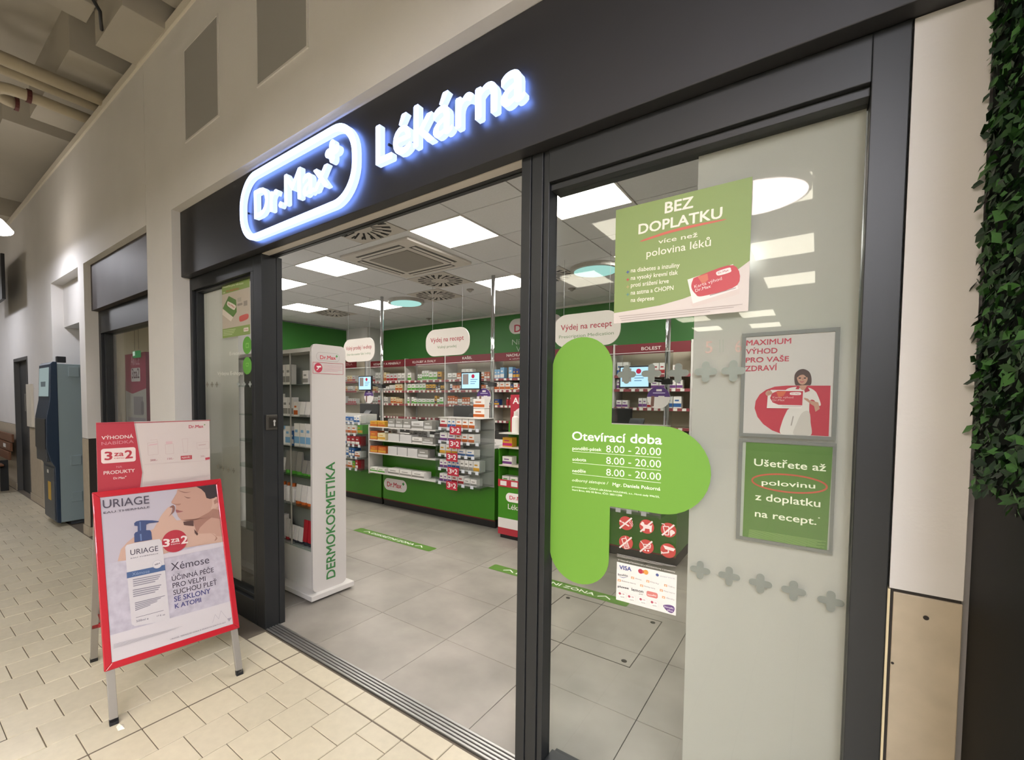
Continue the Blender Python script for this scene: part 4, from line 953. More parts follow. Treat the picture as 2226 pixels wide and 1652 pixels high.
# floor hatch seen through the right pane
ht = thing('floor_hatch', (1.26, 0.77, 0), 'square floor hatch with four dark bolts behind the right pane', 'hatch')
f = MB(); e = 0.005
for a in ((0.90, 0.42, 1.635, 0.42 + e), (0.90, 1.12 - e, 1.635, 1.12), (0.90, 0.42, 0.90 + e, 1.12), (1.635 - e, 0.42, 1.635, 1.12)): f.box(a[0], a[1], -0.001, a[2], a[3], 0.0015)
f.build('frame', mat('hatch_metal', '#4c4841', 0.5, 0.5), ht)
for bx_, by_ in ((0.95, 0.47), (1.585, 0.47), (1.585, 1.07), (0.95, 1.07)): MB().tube([(bx_, by_, -0.001), (bx_, by_, 0.002)], 0.016, 14).build('bolt', mat('bolt_dark', '#35312b', 0.5, 0.5), ht)

# =================================================================== PRINT ON AND BEHIND THE RIGHT PANE
po_ = facade(YG - 0.0065)        # outer face of the glass
pi_ = facade(YG + 0.006)         # just inside the glass
# green half plus with the opening hours
gc = thing('opening_hours_sticker', (1.95, YG - 0.005, 0.9), 'large green half plus sticker with opening hours on the right pane', 'sticker')
q = lambda x, y: po_.uv(x, y)
xl = 1.6335; xv = q(1331, 850)[0]
zt = q(1262, 733)[1]; zb = q(1255, 1268)[1]
h0, h1 = (q(1335, 1105)[1] + q(1430, 1113)[1]) / 2, (q(1335, 921)[1] + q(1430, 927)[1]) / 2
xt = q(1546, 1025)[0]
rh = (h1 - h0) / 2; xc = xt - rh
vw = 2 * (xv - q(1262, 900)[0]); rv = vw / 2; cxv = xv - rv
def arc(cx, cy, r, t0, t1, n=18): return [(cx + r * math.cos(math.radians(t0 + (t1 - t0) * k / n)), cy + r * math.sin(math.radians(t0 + (t1 - t0) * k / n))) for k in range(n + 1)]
lp = [(xv, h0)] + arc(xc, (h0 + h1) / 2, rh, -90, 90) + [(xv, h1)] + arc(cxv, zt - rv, rv, 0, 180) + arc(cxv, zb + rv, rv, 180, 360)
cl = []
for i in range(len(lp)):                                    # clip at the mullion
    a, b = lp[i], lp[(i + 1) % len(lp)]
    if a[0] >= xl: cl.append(a)
    if (a[0] - xl) * (b[0] - xl) < 0:
        t = (xl - a[0]) / (b[0] - a[0]); cl.append((xl, a[1] + (b[1] - a[1]) * t))
MB().prism([po_.at(a, b, 0) for a, b in cl], po_.n * 0.0004).build('vinyl', mat('green_vinyl', '#659430', 0.5), gc)
S = Sheet(gc, po_, V(1195, 900, 6.0986)); Wt = '#e6f4d8'
S.text(Wt, 'Otevírací doba', (298, 342), (1490, 402), (298, 225), 0.028)
for k, (day, xe, y0, y1) in enumerate((('pondělí-pátek', 688, 472, 492), ('sobota', 485, 617, 628), ('neděle', 480, 768, 779))):
    S.text(Wt, day, (302, y0), (xe, y1), (302, y0 - 42), 0.018)
    S.text(Wt, '8.00 - 20.00', (750, (505, 658, 812)[k]), (1476, (548, 712, 878)[k]), (750, (408, 562, 718)[k]), 0.0)
    S.line(Wt, (302, (493, 641, 788)[k]), (1475, (580, 747, 913)[k]), 0.0014, 2)
S.text(Wt, 'odborný zástupce /', (298, 890), (780, 935), (298, 852), -0.008, 2, 0.2)
S.text(Wt, 'Mgr. Daniela Pokorná', (835, 950), (1468, 1015), (835, 905), 0.02)
S.text(Wt, 'provozovatel / ČESKÁ LÉKÁRNA HOLDING, a.s., Nové sady 996/25,', (298, 970), (1458, 1110), (298, 948), 0.012)
S.text(Wt, 'Staré Brno, 602 00 Brno, IČO: 28511298', (298, 1012), (960, 1092), (298, 990), 0.02)
S.done()
# BEZ DOPLATKU notice
nb = thing('green_notice', (1.95, YG - 0.01, 1.8), 'square green notice with white words and red underline high on the right pane', 'poster')
corners = [q(1338, 462), q(1636, 379), q(1627, 673), q(1336, 706)]
a0 = (corners[0][0] + corners[3][0]) / 2; a1 = (corners[1][0] + corners[2][0]) / 2; b1 = (corners[0][1] + corners[1][1]) / 2; b0 = (corners[2][1] + corners[3][1]) / 2
board('sheet', po_, a0, b0, a1, b1, 0.0012, flat('#c4bab2'), nb, d=0.0014)
pn = po_.shift(0.0014); S = Sheet(nb, pn, V(1320, 380, 4.8588)); S.ink = 0.8
edge = [(78, 1460), (300, 1425), (560, 1378), (800, 1310), (1000, 1235), (1200, 1130), (1380, 1000), (1508, 905)]
S.puv('#899d5e', [(a0, b1), (a0, S.uv((78, 1460))[1])] + [S.uv(e) for e in edge[1:-1]] + [(a1, S.uv((1508, 905))[1]), (a1, b1)], 1)
cr = '#f2ecdc'
S.text(cr, 'BEZ', (607, 408), (908, 345), (607, 290), 0.035); S.text(cr, 'DOPLATKU', (330, 628), (1215, 452), (330, 522), 0.033)
S.curve('#d06a58', [(352, 700), (420, 670), (650, 592), (900, 530), (1215, 472), (1220, 484), (900, 558), (650, 620), (430, 688), (362, 706)], 2)
S.text(cr, 'více než', (540, 730), (955, 655), (540, 680), 0.008); S.text(cr, 'polovina léků', (415, 870), (1095, 750), (418, 790), 0.008)
for k, (s_, xe, y0, y1, cc) in enumerate((('na diabetes a inzulíny', 765, 1032, 975, '#3a4a9a'), ('na vysoký krevní tlak', 745, 1112, 1052, '#c8384a'), ('proti srážení krve', 650, 1188, 1142, '#b8a070'), ('na astma a CHOPN', 700, 1268, 1215, '#5a8a8a'), ('na deprese', 495, 1345, 1322, None))):
    S.text(cr, s_, (250, y0), (xe, y1), (250, y0 - 46), 0.016)
    if cc: S.plus(cc, (218, y0 - 4), 0.0055, 0.3, 2)
S.poly('#d8c9c0', [(875, 1345), (1400, 1200), (1395, 1260), (905, 1400)], 2)
S.poly('#ece4de', [(848, 1108), (1330, 945), (1385, 1205), (905, 1360)], 3)
S.curve('#c24a50', [(955, 1075), (1330, 955), (1375, 1165), (1010, 1282), (930, 1255), (890, 1190), (905, 1115)], 4, 5)
S.poly('#d0745e', [(955, 1078), (1060, 1045), (1070, 1110), (1010, 1160)], 5)
S.text('#ecd9d4', 'Karta výhod', (925, 1200), (1215, 1110), (925, 1165), 0.0, 6); S.text('#ecd9d4', 'Dr.Max', (935, 1240), (1098, 1190), (935, 1208), 0.012, 6)
S.curve('#ece4de', [(1170, 1020), (1290, 982), (1308, 1000), (1300, 1030), (1180, 1065), (1152, 1045)], 5, 4); S.text('#b03a48', 'Dr.Max', (1175, 1052), (1285, 1018), (1175, 1028), 0.01, 6)
S.greek('#9a908a', (1085, 1268), (1360, 1190), (1360, 1204), (1085, 1284), 1, 0.5, 5)
S.greek('#b3a8a0', (120, 1490), (1435, 1360), (1380, 1430), (160, 1555), 3, 0.35)
S.done()
# framed posters (inside the glass, in grey pockets)
def pocket(label, outer, inner, paper):
    t = thing('framed_poster', (2.3, YG + 0.01, 1.3), label, 'poster', 'framed posters behind the right pane')
    o = [pi_.uv(*c) for c in outer]; n = [pi_.uv(*c) for c in inner]
    ox0, ox1 = (o[0][0] + o[3][0]) / 2, (o[1][0] + o[2][0]) / 2; oz1, oz0 = (o[0][1] + o[1][1]) / 2, (o[2][1] + o[3][1]) / 2
    nx0, nx1 = (n[0][0] + n[3][0]) / 2, (n[1][0] + n[2][0]) / 2; nz1, nz0 = (n[0][1] + n[1][1]) / 2, (n[2][1] + n[3][1]) / 2
    fm = mat('pocket_grey', '#6d6c67', 0.5); fr = MB(); y0, y1 = YG + 0.0065, YG + 0.012
    for a in ((ox0, oz0, ox1, nz0), (ox0, nz1, ox1, oz1), (ox0, nz0, nx0, nz1), (nx1, nz0, ox1, nz1)): fr.box(a[0], y0, a[1], a[2], y1, a[3])
    fr.build('frame', fm, t)
    bx('paper', flat(paper), nx0, YG + 0.0095, nz0, nx1, YG + 0.0125, nz1, t)
    return t, facade(YG + 0.0093), (nx0, nz0, nx1, nz1)
z2 = V(1590, 700, 6.353)
t, pl, (x0, z0, x1, z1) = pocket('framed poster of a person in white dress holding a red card', [z2(152, 158), z2(1532, 68), z2(1420, 1640), z2(105, 1570)], [z2(200, 205), z2(1455, 128), z2(1360, 1585), z2(158, 1533)], '#b2aba5')
S = Sheet(t, pl, z2); S.ink = 0.8
for s_, xa_, ya_, xb_, yb_, tp in (('MAXIMUM', 205, 326, 825, 296, 250), ('VÝHOD', 200, 445, 635, 428, 372), ('PRO VAŠE', 198, 560, 795, 540, 490), ('ZDRAVÍ', 190, 680, 630, 665, 605)):
    S.text('#b8384a', s_, (xa_, ya_), (xb_, yb_), (xa_, tp), 0.022)
rd = '#b52c3e'
aR = S.uv((1370, 880))[0]
S.puv(rd, [S.uv(c) for c in [(680, 1540), (560, 1495), (440, 1410), (360, 1310), (320, 1190), (335, 1090), (390, 1000), (480, 935), (600, 892), (760, 878), (1000, 878)]] + [(aR, S.uv((1370, 878))[1]), (aR, S.uv((1340, 1578))[1])], 1)
dress, dsh, skin, ssh, hair = '#d3cbc4', '#bfb6ae', '#b98a76', '#9c6f5e', '#4a342e'
S.curve(dress, [(760, 930), (890, 895), (1060, 905), (1150, 950), (1190, 1010), (1235, 1140), (1190, 1150), (1140, 1080), (1085, 1090), (1075, 1240), (1095, 1400), (1095, 1560), (890, 1560), (680, 1540), (700, 1380), (770, 1220), (800, 1180), (760, 1000)], 2)
S.curve(dsh, [(980, 1250), (1075, 1240), (1095, 1420), (1093, 1555), (860, 1555), (900, 1400)], 3, 4)
S.line('#a19890', (855, 1300), (825, 1430), 0.003, 4)
S.curve(hair, [(880, 860), (872, 740), (920, 670), (1000, 650), (1075, 690), (1105, 770), (1098, 862), (1040, 870), (930, 872)], 4)
S.poly(skin, [(945, 840), (1040, 840), (1045, 905), (1000, 960), (935, 905)], 3)
S.curve(skin, [(905, 775), (920, 735), (985, 725), (1045, 745), (1050, 800), (1020, 850), (975, 866), (930, 840)], 5)
S.curve(hair, [(900, 770), (905, 715), (960, 680), (1040, 695), (1065, 750), (1040, 765), (1000, 730), (950, 735)], 6, 4)
for ex in (945, 1015): S.line('#2e2320', (ex - 15, 775), (ex + 15, 774), 0.0035, 7)
S.curve('#a8545a', [(945, 815), (975, 822), (1010, 814), (985, 834), (960, 834)], 7, 4); S.line(ssh, (985, 780), (988, 803), 0.002, 7)
S.poly('#a8283a', [(885, 925), (910, 880), (945, 900), (930, 930)], 5); S.poly('#a8283a', [(1010, 940), (1045, 880), (1085, 950), (1015, 975)], 5)
S.poly(skin, [(1075, 1080), (1200, 1110), (1220, 1200), (1160, 1240), (1140, 1160), (1090, 1130)], 4); S.poly(skin, [(1085, 1090), (1060, 1060), (1010, 1045), (1000, 1060), (1080, 1120)], 5)
S.poly('#dcd3cc', [(545, 938), (1003, 940), (970, 1195), (490, 1188), (505, 990)], 5)
S.puv(rd, [S.uv(c) for c in [(640, 950), (990, 955), (978, 1150), (650, 1142), (570, 1110), (535, 1050), (560, 985)]], 6); S.poly('#c9603f', [(620, 962), (760, 955), (720, 1020), (650, 1040)], 7)
S.curve('#e4dcd6', [(825, 972), (945, 970), (962, 988), (945, 1008), (825, 1006), (808, 990)], 7, 4); S.text(rd, 'Dr.Max', (830, 998), (940, 998), (830, 980), 0.01, 8)
S.text('#d9a8a4', 'Karta výhod', (570, 1053), (855, 1053), (570, 1025), 0.0, 8); S.text('#d9a8a4', 'Dr.Max', (570, 1092), (735, 1090), (570, 1065), 0.015, 8)
S.greek('#8e837c', (700, 1158), (965, 1160), (965, 1170), (700, 1168), 1, 0.4, 7)
S.curve(skin, [(470, 985), (500, 948), (545, 950), (570, 985), (540, 1005), (495, 1020)], 7, 4)
for k in range(3): S.line(ssh, (500, 965 + k * 14), (555, 968 + k * 14), 0.0012, 8)
S.done()
z3 = V(1590, 940, 5.9)
t, pl, (x0, z0, x1, z1) = pocket('framed green poster with white words and a red ring', [z3(103, 75), z3(1362, 150), z3(1285, 1570), z3(48, 1358)], [z3(148, 118), z3(1310, 185), z3(1240, 1520), z3(100, 1325)], '#9a9c90')
S = Sheet(t, pl, z3)
S.puv('#4c6d28', [S.uv((188, 120)), S.uv((1300, 190)), S.uv((1225, 1510)), S.uv((142, 1330))], 1)
w_ = '#e3e3cc'
for s_, xa_, ya_, xb_, yb_, tp in (('Ušetřete až', 290, 422, 1212, 498, 330), ('polovinu', 388, 668, 1075, 718, 600), ('z doplatku', 305, 862, 1140, 958, 768), ('na recept.', 300, 1075, 1090, 1185, 985)):
    S.text(w_, s_, (xa_, ya_), (xb_, yb_), (xa_, tp), 0.016)
S.text(w_, '*', (1110, 1115), (1135, 1118), (1110, 1085), 0.02)
ring = [(745 + 480 * math.cos(k * math.pi / 24), 655 + 22 * math.cos(k * math.pi / 24) * 2 - 112 * math.sin(k * math.pi / 24)) for k in range(49)]
S.path('#b04a35', ring, 0.0045, 2)
S.greek('#7d9a55', (230, 1240), (1215, 1395), (1180, 1505), (215, 1345), 9, 0.42)
S.done()
# prohibition and payment stickers on the clear strip of the pane
ic = thing('rules_sticker', (1.9, YG - 0.005, 0.95), 'six round red prohibition and camera signs on the clear glass', 'sticker')
S = Sheet(ic, po_, V(1330, 1110, 6.882)); S.ink = 0.62; rc = '#c4483f'; iw = '#f4e4dc'
cs = [(213, 187), (523, 238), (848, 290), (212, 476), (518, 536), (842, 598)]
R_ = 0.0245
for c in cs: S.ell(rc, c, R_, lay=1)
for c in cs[:5]: S.line(iw, (c[0] - 95, c[1] + 75), (c[0] + 88, c[1] - 78), 0.0052, 4)
S.line(iw, (118, 148), (262, 232), 0.005, 2); S.line(rc, (150, 160), (158, 175), 0.003, 3); S.path(iw, [(280, 150), (268, 180), (295, 205), (290, 235)], 0.0016, 2); S.path(iw, [(310, 150), (300, 180), (318, 205), (305, 240)], 0.0016, 2)
S.poly(iw, [(425, 200), (455, 160), (480, 175), (490, 205), (590, 225), (608, 205), (600, 240), (595, 320), (570, 320), (565, 275), (500, 265), (490, 305), (468, 300), (470, 235), (440, 215)], 2)
S.path(iw, [(768, 232), (800, 362), (850, 362), (855, 240), (768, 232)], 0.003, 2); S.path(iw, [(745, 192), (785, 200), (795, 230)], 0.0025, 2); S.poly(iw, [(868, 320), (940, 330), (878, 390)], 2); S.ell(iw, (900, 315), 0.0065, lay=2.4); S.ell(iw, (922, 325), 0.005, lay=2.8)
S.path(iw, [(150, 420), (212, 412), (262, 555), (198, 568), (150, 420)], 0.0028, 2); S.line(iw, (212, 412), (205, 385), 0.003, 2)
for k in range(3): S.line(iw, (192 + k * 5, 500 + k * 20), (240 + k * 5, 492 + k * 20), 0.0022, 2)
S.path(iw, [(430, 452), (470, 500), (490, 560), (572, 560), (582, 512), (470, 500)], 0.0028, 2); S.ell(iw, (500, 590), 0.003, lay=2); S.ell(iw, (545, 598), 0.003, lay=2); S.line(iw, (480, 530), (575, 536), 0.002, 2)
S.poly(iw, [(768, 515), (955, 572), (935, 590), (925, 608), (800, 575)], 2); S.path(iw, [(845, 590), (850, 625), (760, 632)], 0.004, 2); S.poly(iw, [(738, 600), (770, 625), (738, 652)], 2)
S.greek('#d8d4cc', (80, 640), (965, 830), (965, 870), (80, 690), 3, 0.3)
S.text('#e6e2da', 'V lékárně přijímáme tyto platební karty a poukázky', (95, 738), (950, 925), (95, 718), 0.012)
S.done()
pay = thing('payment_sticker', (1.9, YG - 0.005, 0.75), 'white sticker sheet of payment card and voucher logos on the clear glass', 'sticker')
S = Sheet(pay, po_, V(1330, 1110, 6.882)); S.ink = 0.74
A, B_, C_, D_ = [S.uv(c) for c in ((76, 762), (968, 945), (958, 1572), (72, 1338))]
S.puv('#e9e6df', [(A[0], A[1]), (C_[0], A[1]), (C_[0], C_[1]), (A[0], C_[1])], 1, 'sheet')
S.text('#34418c', 'VISA', (115, 870), (295, 905), (115, 808), 0.035, 3)
S.ell('#b8344a', (432, 905), 0.0083, lay=3); S.ell('#e0a04a', (512, 918), 0.0083, lay=4); S.ell('#d06a44', (472, 912), 0.0028, 0.006, lay=5)
S.ell('#55639a', (682, 960), 0.005, lay=3); S.text('#aab0ba', 'eservice', (725, 985), (945, 1025), (725, 960), 0.0, 3)
S.text('#5a5a60', 'Benefitka', (95, 965), (240, 985), (95, 935), 0.015, 3); S.curve('#55639a', [(105, 975), (170, 998), (240, 990), (170, 1005)], 3, 4)
for x, y, s_, xe in ((313, 1003, 'eStravenka', 445), (541, 1056, 'Dárky', 708), (807, 1118, 'Cadhoc', 945), (113, 1040, 'Balance karta', 360), (448, 1120, 'Holiday karta', 650), (742, 1192, 'Flexi karta', 945), (776, 1295, 'eBenefity', 940)):
    S.rect('#e6a878', (x - 22, y - 22), (x + 22, y + 22), 0, 3); S.rect('#f0d8c4', (x - 10, y - 10), (x + 10, y + 14), 0, 4)
    S.text('#8e8a86', s_, (x + 38, y + 14), (xe, y + 14 + (xe - x) * 0.2), (x + 38, y - 6), 0.0, 3)
S.text('#2c2c30', 'pluxee', (90, 1140), (255, 1175), (90, 1108), 0.03, 3); S.text('#2c2c30', 'lemon', (300, 1195), (472, 1230), (300, 1150), 0.02, 3); S.text('#7a7a70', 'pay', (412, 1250), (470, 1258), (412, 1232), 0.01, 3)
S.ruv('#d98078', *S.uv((520, 1275)), *S.uv((690, 1235)), 0.006, 3); S.text('#f4e4dc', 'benefity', (540, 1262), (672, 1282), (540, 1238), 0.02, 4)
for x, y in ((150, 1235), (290, 1280), (462, 1322), (632, 1366)):
    S.rect('#d9d4ce', (x - 62, y - 40), (x + 62, y + 78), 0.003, 2); S.rect('#eeebe5', (x - 59, y - 36), (x + 59, y + 74), 0.003, 3)
    S.ell('#c05668', (x - 28, y), 0.0043, lay=4); S.text('#c05668', 'Up', (x + 2, y + 14), (x + 42, y + 20), (x + 2, y - 6), 0.01, 4); S.text('#7a7672', 'karta', (x - 15, y + 55), (x + 40, y + 64), (x - 15, y + 38), 0.01, 4)
S.curve('#6a4a80', [(770, 1420), (800, 1405), (870, 1408), (925, 1430), (942, 1470), (925, 1515), (890, 1530), (845, 1510), (800, 1470)], 3, 5)
S.text('#e2d8e6', 'benefit', (790, 1440), (925, 1475), (790, 1415), 0.02, 4); S.text('#e2d8e6', 'plus', (835, 1490), (915, 1512), (835, 1465), 0.02, 4)
S.done()
# manifestation crosses and numerals on the pane
cz = thing('glass_crosses', (2.1, YG, 1.2), 'rows of small grey plus marks stuck across the right pane', 'sticker')
S = Sheet(cz, pi_)
for px, py in ((1362, 814), (1416, 812), (1474, 811)): S.plus(mat('cross_grey', '#74766f', 0.6), (px, py), 0.033, 0.42, 1)
for px, py in ((1534, 808), (1594, 806)): S.plus(mat('cross_pale', '#8f9189', 0.6), (px, py), 0.033, 0.42, 1)
for px, py in ((1522, 1239), (1585, 1252), (1653, 1268), (1725, 1284), (1806, 1307)): S.plus(mat('cross_grey2', '#7c7d77', 0.6), (px, py), 0.030, 0.42, 1)
S.done()
nm = thing('pane_numerals', (2.2, YG + 0.02, 1.6), 'faint pink numerals 5 and 6 on the frosted part of the pane', 'sticker')
S = Sheet(nm, facade(YG + 0.0205)); S.text('#c2a49a', '5', (1533, 768), (1549, 767), (1533, 741), 0.01, 1); S.text('#c2a49a', '6', (1598, 766), (1612, 765), (1598, 739), 0.01, 1)
for px in (1565, 1572): S.line('#aeb0a6', (px, 738), (px, 766), 0.002, 1)
S.done()
# =================================================================== PRINT ON THE LEFT PANE
lp_ = thing('green_flyer', (-0.8, YG - 0.005, 2.0), 'green and white flyer with a packet picture high on the left pane', 'poster')
S = Sheet(lp_, po_, V(400, 590, 5.327))
c0 = [S.uv(c) for c in ((440, 145), (760, 60), (783, 745), (450, 755))]
ax0, ax1, bz1, bz0 = c0[0][0], c0[1][0], (c0[0][1] + c0[1][1]) / 2, (c0[2][1] + c0[3][1]) / 2
board('sheet', po_, ax0, bz0, ax1, bz1, 0.001, flat('#b4aa9c'), lp_, d=0.0006)
S.pl = po_.shift(0.0006); hgt = bz1 - bz0
S.ruv('#83985a', ax0, bz1 - 0.19 * hgt, ax1, bz1, 0, 1); S.ruv('#83985a', ax0, bz0, ax1, bz0 + 0.17 * hgt, 0, 1)
S.text('#c9cfae', 'Nasaďte pro věrnost', (450, 195), (690, 145), (450, 172), 0.02); S.text('#b0604c', 'na doplatky', (490, 240), (640, 205), (490, 215), 0.02); S.text('#c9cfae', 'se', (452, 258), (478, 252), (452, 235), 0.02)
S.poly('#5f7f4a', [(520, 285), (605, 330), (612, 470), (570, 530), (450, 430)], 2); S.poly('#cfc6ba', [(450, 435), (572, 530), (545, 580), (445, 500)], 2); S.curve('#d5cdc2', [(505, 355), (520, 350), (600, 395), (595, 430), (575, 445), (505, 395)], 3, 4); S.text('#b0404a', 'Dr.Max', (515, 385), (588, 425), (512, 365), 0.02, 4)
S.rect('#8d857b', (692, 345), (735, 392), 0, 2); S.rect('#a49c90', (620, 310), (665, 345), 0, 2); S.rect('#8d857b', (620, 376), (678, 388), 0, 2)
S.curve('#b85a54', [(640, 540), (655, 515), (740, 490), (742, 545), (670, 580), (645, 575)], 2, 4); S.greek('#b9c69a', (455, 680), (600, 660), (590, 740), (455, 750), 4, 0.4); S.rect('#d5cdc2', (692, 655), (748, 690), 0.006, 2); S.text('#b0404a', 'Dr.Max', (700, 680), (742, 678), (700, 665), 0.02, 3)
S.done()
es = thing('eshop_sticker', (-0.75, YG - 0.005, 1.75), 'two green discs with white e-shop lettering on the left pane', 'sticker')
S = Sheet(es, po_, V(400, 590, 5.327))
for cy in (855, 1092):
    S.ell('#5c9a3e', (732, cy), 0.062, 0.061, 1)
S.rect('#7fb85c', (715, 830), (752, 885), 0.003, 2); S.rect('#5c9a3e', (722, 845), (745, 872), 0, 3); S.path('#7fb85c', [(718, 1065), (750, 1062), (745, 1095), (722, 1098), (718, 1065)], 0.006, 2)
S.text('#cfcfc6', 'E-recept', (530, 972), (675, 962), (530, 930), 0.02); S.text('#cfcfc6', 'Výdejna E-shopu', (388, 1202), (680, 1196), (388, 1160), 0.02)
for px in (630, 697, 765): S.plus('#8f9490', (px, 1306), 0.022, 0.42, 1)
for px in (270, 325, 380): S.plus('#7d7a70', (px, 1310), 0.022, 0.42, 1)
S.view = lambda x, y: (x, y)
for px, py in ((474, 1013), (485, 1018), (497, 1021), (508, 1023)): S.plus('#7d7a70', (px, py), 0.02, 0.42, 1)
S.done()
# AKCE banner in the neighbouring display window
bn = thing('promo_banner', (-2.6, -0.45, 0.1), 'crimson and white AKCE banner standing in the neighbouring display window', 'banner')
pb_ = facade(-0.45); bq = V(200, 640, 5.508)
u0, u1 = pb_.uv(*bq(395, 745)), pb_.uv(*bq(640, 710))
ua, ub, ut = u0[0], u1[0], u0[1] + 0.02
bx('board', flat('#b3b0b0'), ua, -0.45, 0.15, ub, -0.43, ut, bn); bx('side', flat('#6d2c48'), ub - 0.002, -0.45, 1.2, ub + 0.004, -0.30, ut, bn); bx('foot', metal_black, ua, -0.5, 0.12, ub, -0.3, 0.15, bn)
S = Sheet(bn, pb_, bq); wv = ub - ua
zc = S.uv((470, 1190))[1]; ze = S.uv((430, 1150))[1]
S.puv('#9a2f52', [(ua, ze), (ua + wv * 0.35, zc), (ub, ze + 0.02), (ub, ut), (ua, ut)], 1)
S.tuv('#c9a4ae', 'AKCE', ua + wv * 0.3, S.uv((470, 850))[1], ua + wv * 0.72, S.uv((470, 850))[1], h=0.11, bold=0.0)
S.ruv('#c9c4c6', ua + wv * 0.3, S.uv((475, 1045))[1], ua + wv * 0.74, S.uv((475, 885))[1], 0.02, 2); S.tuv('#5a3048', '3za2', ua + wv * 0.34, S.uv((475, 1005))[1], ua + wv * 0.7, S.uv((475, 1005))[1], h=0.11, bold=0.02, lay=3)
S.ruv('#8b8790', ua + wv * 0.4, 1.35, ua + wv * 0.85, 1.55, 0, 2); S.ruv('#6f6b78', ua + wv * 0.75, 1.36, ua + wv * 0.88, 1.5, 0.02, 3); S.ruv('#9a97a2', ua + wv * 0.1, 1.28, ub - 0.03, 1.32, 0, 2); S.done()
ex = thing('exit_reflection', (-2.75, -0.3, 2.25), 'tiny glowing green box for a reflected exit sign above the crimson banner', 'sign')  # glowing box put in for the reflection of an exit sign
c = P(770, 0, 'y', -0.3)
e0 = P(296, 770, 'y', -0.47)
bx('box', emis('exit_green', '#3f9a5a', 0.25), e0.x - 0.09, -0.475, e0.z - 0.035, e0.x + 0.09, -0.455, e0.z + 0.035, ex); bx('arrow_print', emis('exit_white', '#d8f0dc', 0.4), e0.x - 0.08, -0.477, e0.z - 0.015, e0.x - 0.02, -0.4755, e0.z + 0.03, ex)
for a in (-0.06, 0.06): MB().tube([(e0.x + a, -0.465, e0.z + 0.05), (e0.x + a, -0.465, 2.6)], 0.002, 5).build('wire', black, ex)

# =================================================================== A-FRAME ADVERTISING STAND
F1, UX = Vector((-0.131, -1.584, 0)), Vector((0.1325, 0.9912, 0)); NB = Vector((-0.9912, 0.1325, 0))
AH, AO = 1.06, 0.374
SV = (NB * AO + Vector((0, 0, AH))).normalized()
af = thing('advertising_stand', F1 + UX * 0.3 + NB * 0.37, 'red framed folding advertising stand with cosmetics poster on the mall floor', 'stand')
pf = Plane(F1, UX, SV)
grey = mat('stand_leg', '#a19c94', 0.4, 0.5)
bot, top, lx, rx = 0.245, 1.117, -0.010, 0.606
def bar(pts, w, d, plane, name, m, parent=af):
    a, b = pts; return MB().prism([plane.at(*c) for c in ((a[0] - w / 2, a[1]), (a[0] + w / 2, a[1]), (b[0] + w / 2, b[1]), (b[0] - w / 2, b[1]))], -plane.n * d).build(name, m, parent, bevel=0.002)
for x in (0.015, 0.58):
    l = bar(((x, 0.012), (x, bot + 0.02)), 0.034, 0.02, pf, 'leg', grey); bar(((x, -0.002), (x, 0.03)), 0.036, 0.022, pf, 'foot_cap', black, l)
redf = mat('red_frame', '#ab1f2b', 0.25, coat=0.3); fw = 0.032
for a in (((lx, bot), (rx, bot), (rx - fw, bot + fw), (lx + fw, bot + fw)), ((lx, top), (lx + fw, top - fw), (rx - fw, top - fw), (rx, top)), ((lx, bot), (lx + fw, bot + fw), (lx + fw, top - fw), (lx, top)), ((rx, bot), (rx, top), (rx - fw, top - fw), (rx - fw, bot + fw))):
    MB().prism([pf.at(u, v, 0.008) for u, v in a], -pf.n * 0.022).build('frame_bar', redf, af, bevel=0.004)
board('poster_backing', pf, lx + 0.01, bot + 0.01, rx - 0.01, top - 0.01, 0.006, grey, af, d=-0.004)
# rear leaf
RV = (-NB * AO + Vector((0, 0, AH))).normalized(); prr = Plane(F1 + NB * 2 * AO + UX * 0.6, -UX, RV)
for x in (0.015, 0.585):
    l = bar(((x, 0.0), (x, 1.09)), 0.034, 0.02, prr, 'leg', grey); bar(((x, -0.002), (x, 0.03)), 0.036, 0.022, prr, 'foot_cap', black, l)
board('rear_board', prr, 0.03, 0.26, 0.57, 1.09, 0.008, grey, af, d=-0.004)
bar(((0.3, 0.245), (0.3, 0.275)), 0.60, 0.02, prr, 'rear_rail', redf)
for x in (0.03,): MB().tube([pf.at(x, 0.34, -0.02), prr.at(0.6 - x, 0.34, -0.02)], 0.005, 6).build('stay', mat('stay_red', '#7a2222', 0.5), af)
# poster
pp = pf.shift(0.0022); z5 = V(195, 1040, 6.3529); z6 = V(195, 1200, 6.1176)
S = Sheet(af, pp, z5); S.ink = 0.66
px0, px1, pz0, pz1 = lx + fw, rx - fw, bot + fw, top - fw
water = mat('poster_water', '#a8a2ac', 0.4, var=0.16, vs=24)
S.ruv('#c2bac4', px0, pz0, px1, pz1, 0, 1); 
zwl, zwr = S.uv((180, 1180))[1], S.uv((1860, 870))[1]
zs_ = S.uv((500, 1130))[1]
S.ruv(water, px0, pz0 + 0.10, px1, zs_, 0, 2)
skin, s2, s3 = '#c49a88', '#a87a6a', '#d2ab9a'
xr_ = px1 - 0.001; ztop = pz1 - 0.001
tr = lambda pts: [(min(a, xr_), min(b, ztop)) for a, b in [S.uv(c) for c in pts]]
S.puv(s3, tr([(620, 800), (520, 880), (430, 980), (385, 1145), (520, 1130), (900, 1080), (1300, 960), (1870, 870), (1870, 700), (1400, 560), (1200, 580), (1120, 480), (960, 560), (880, 700)]), 3)
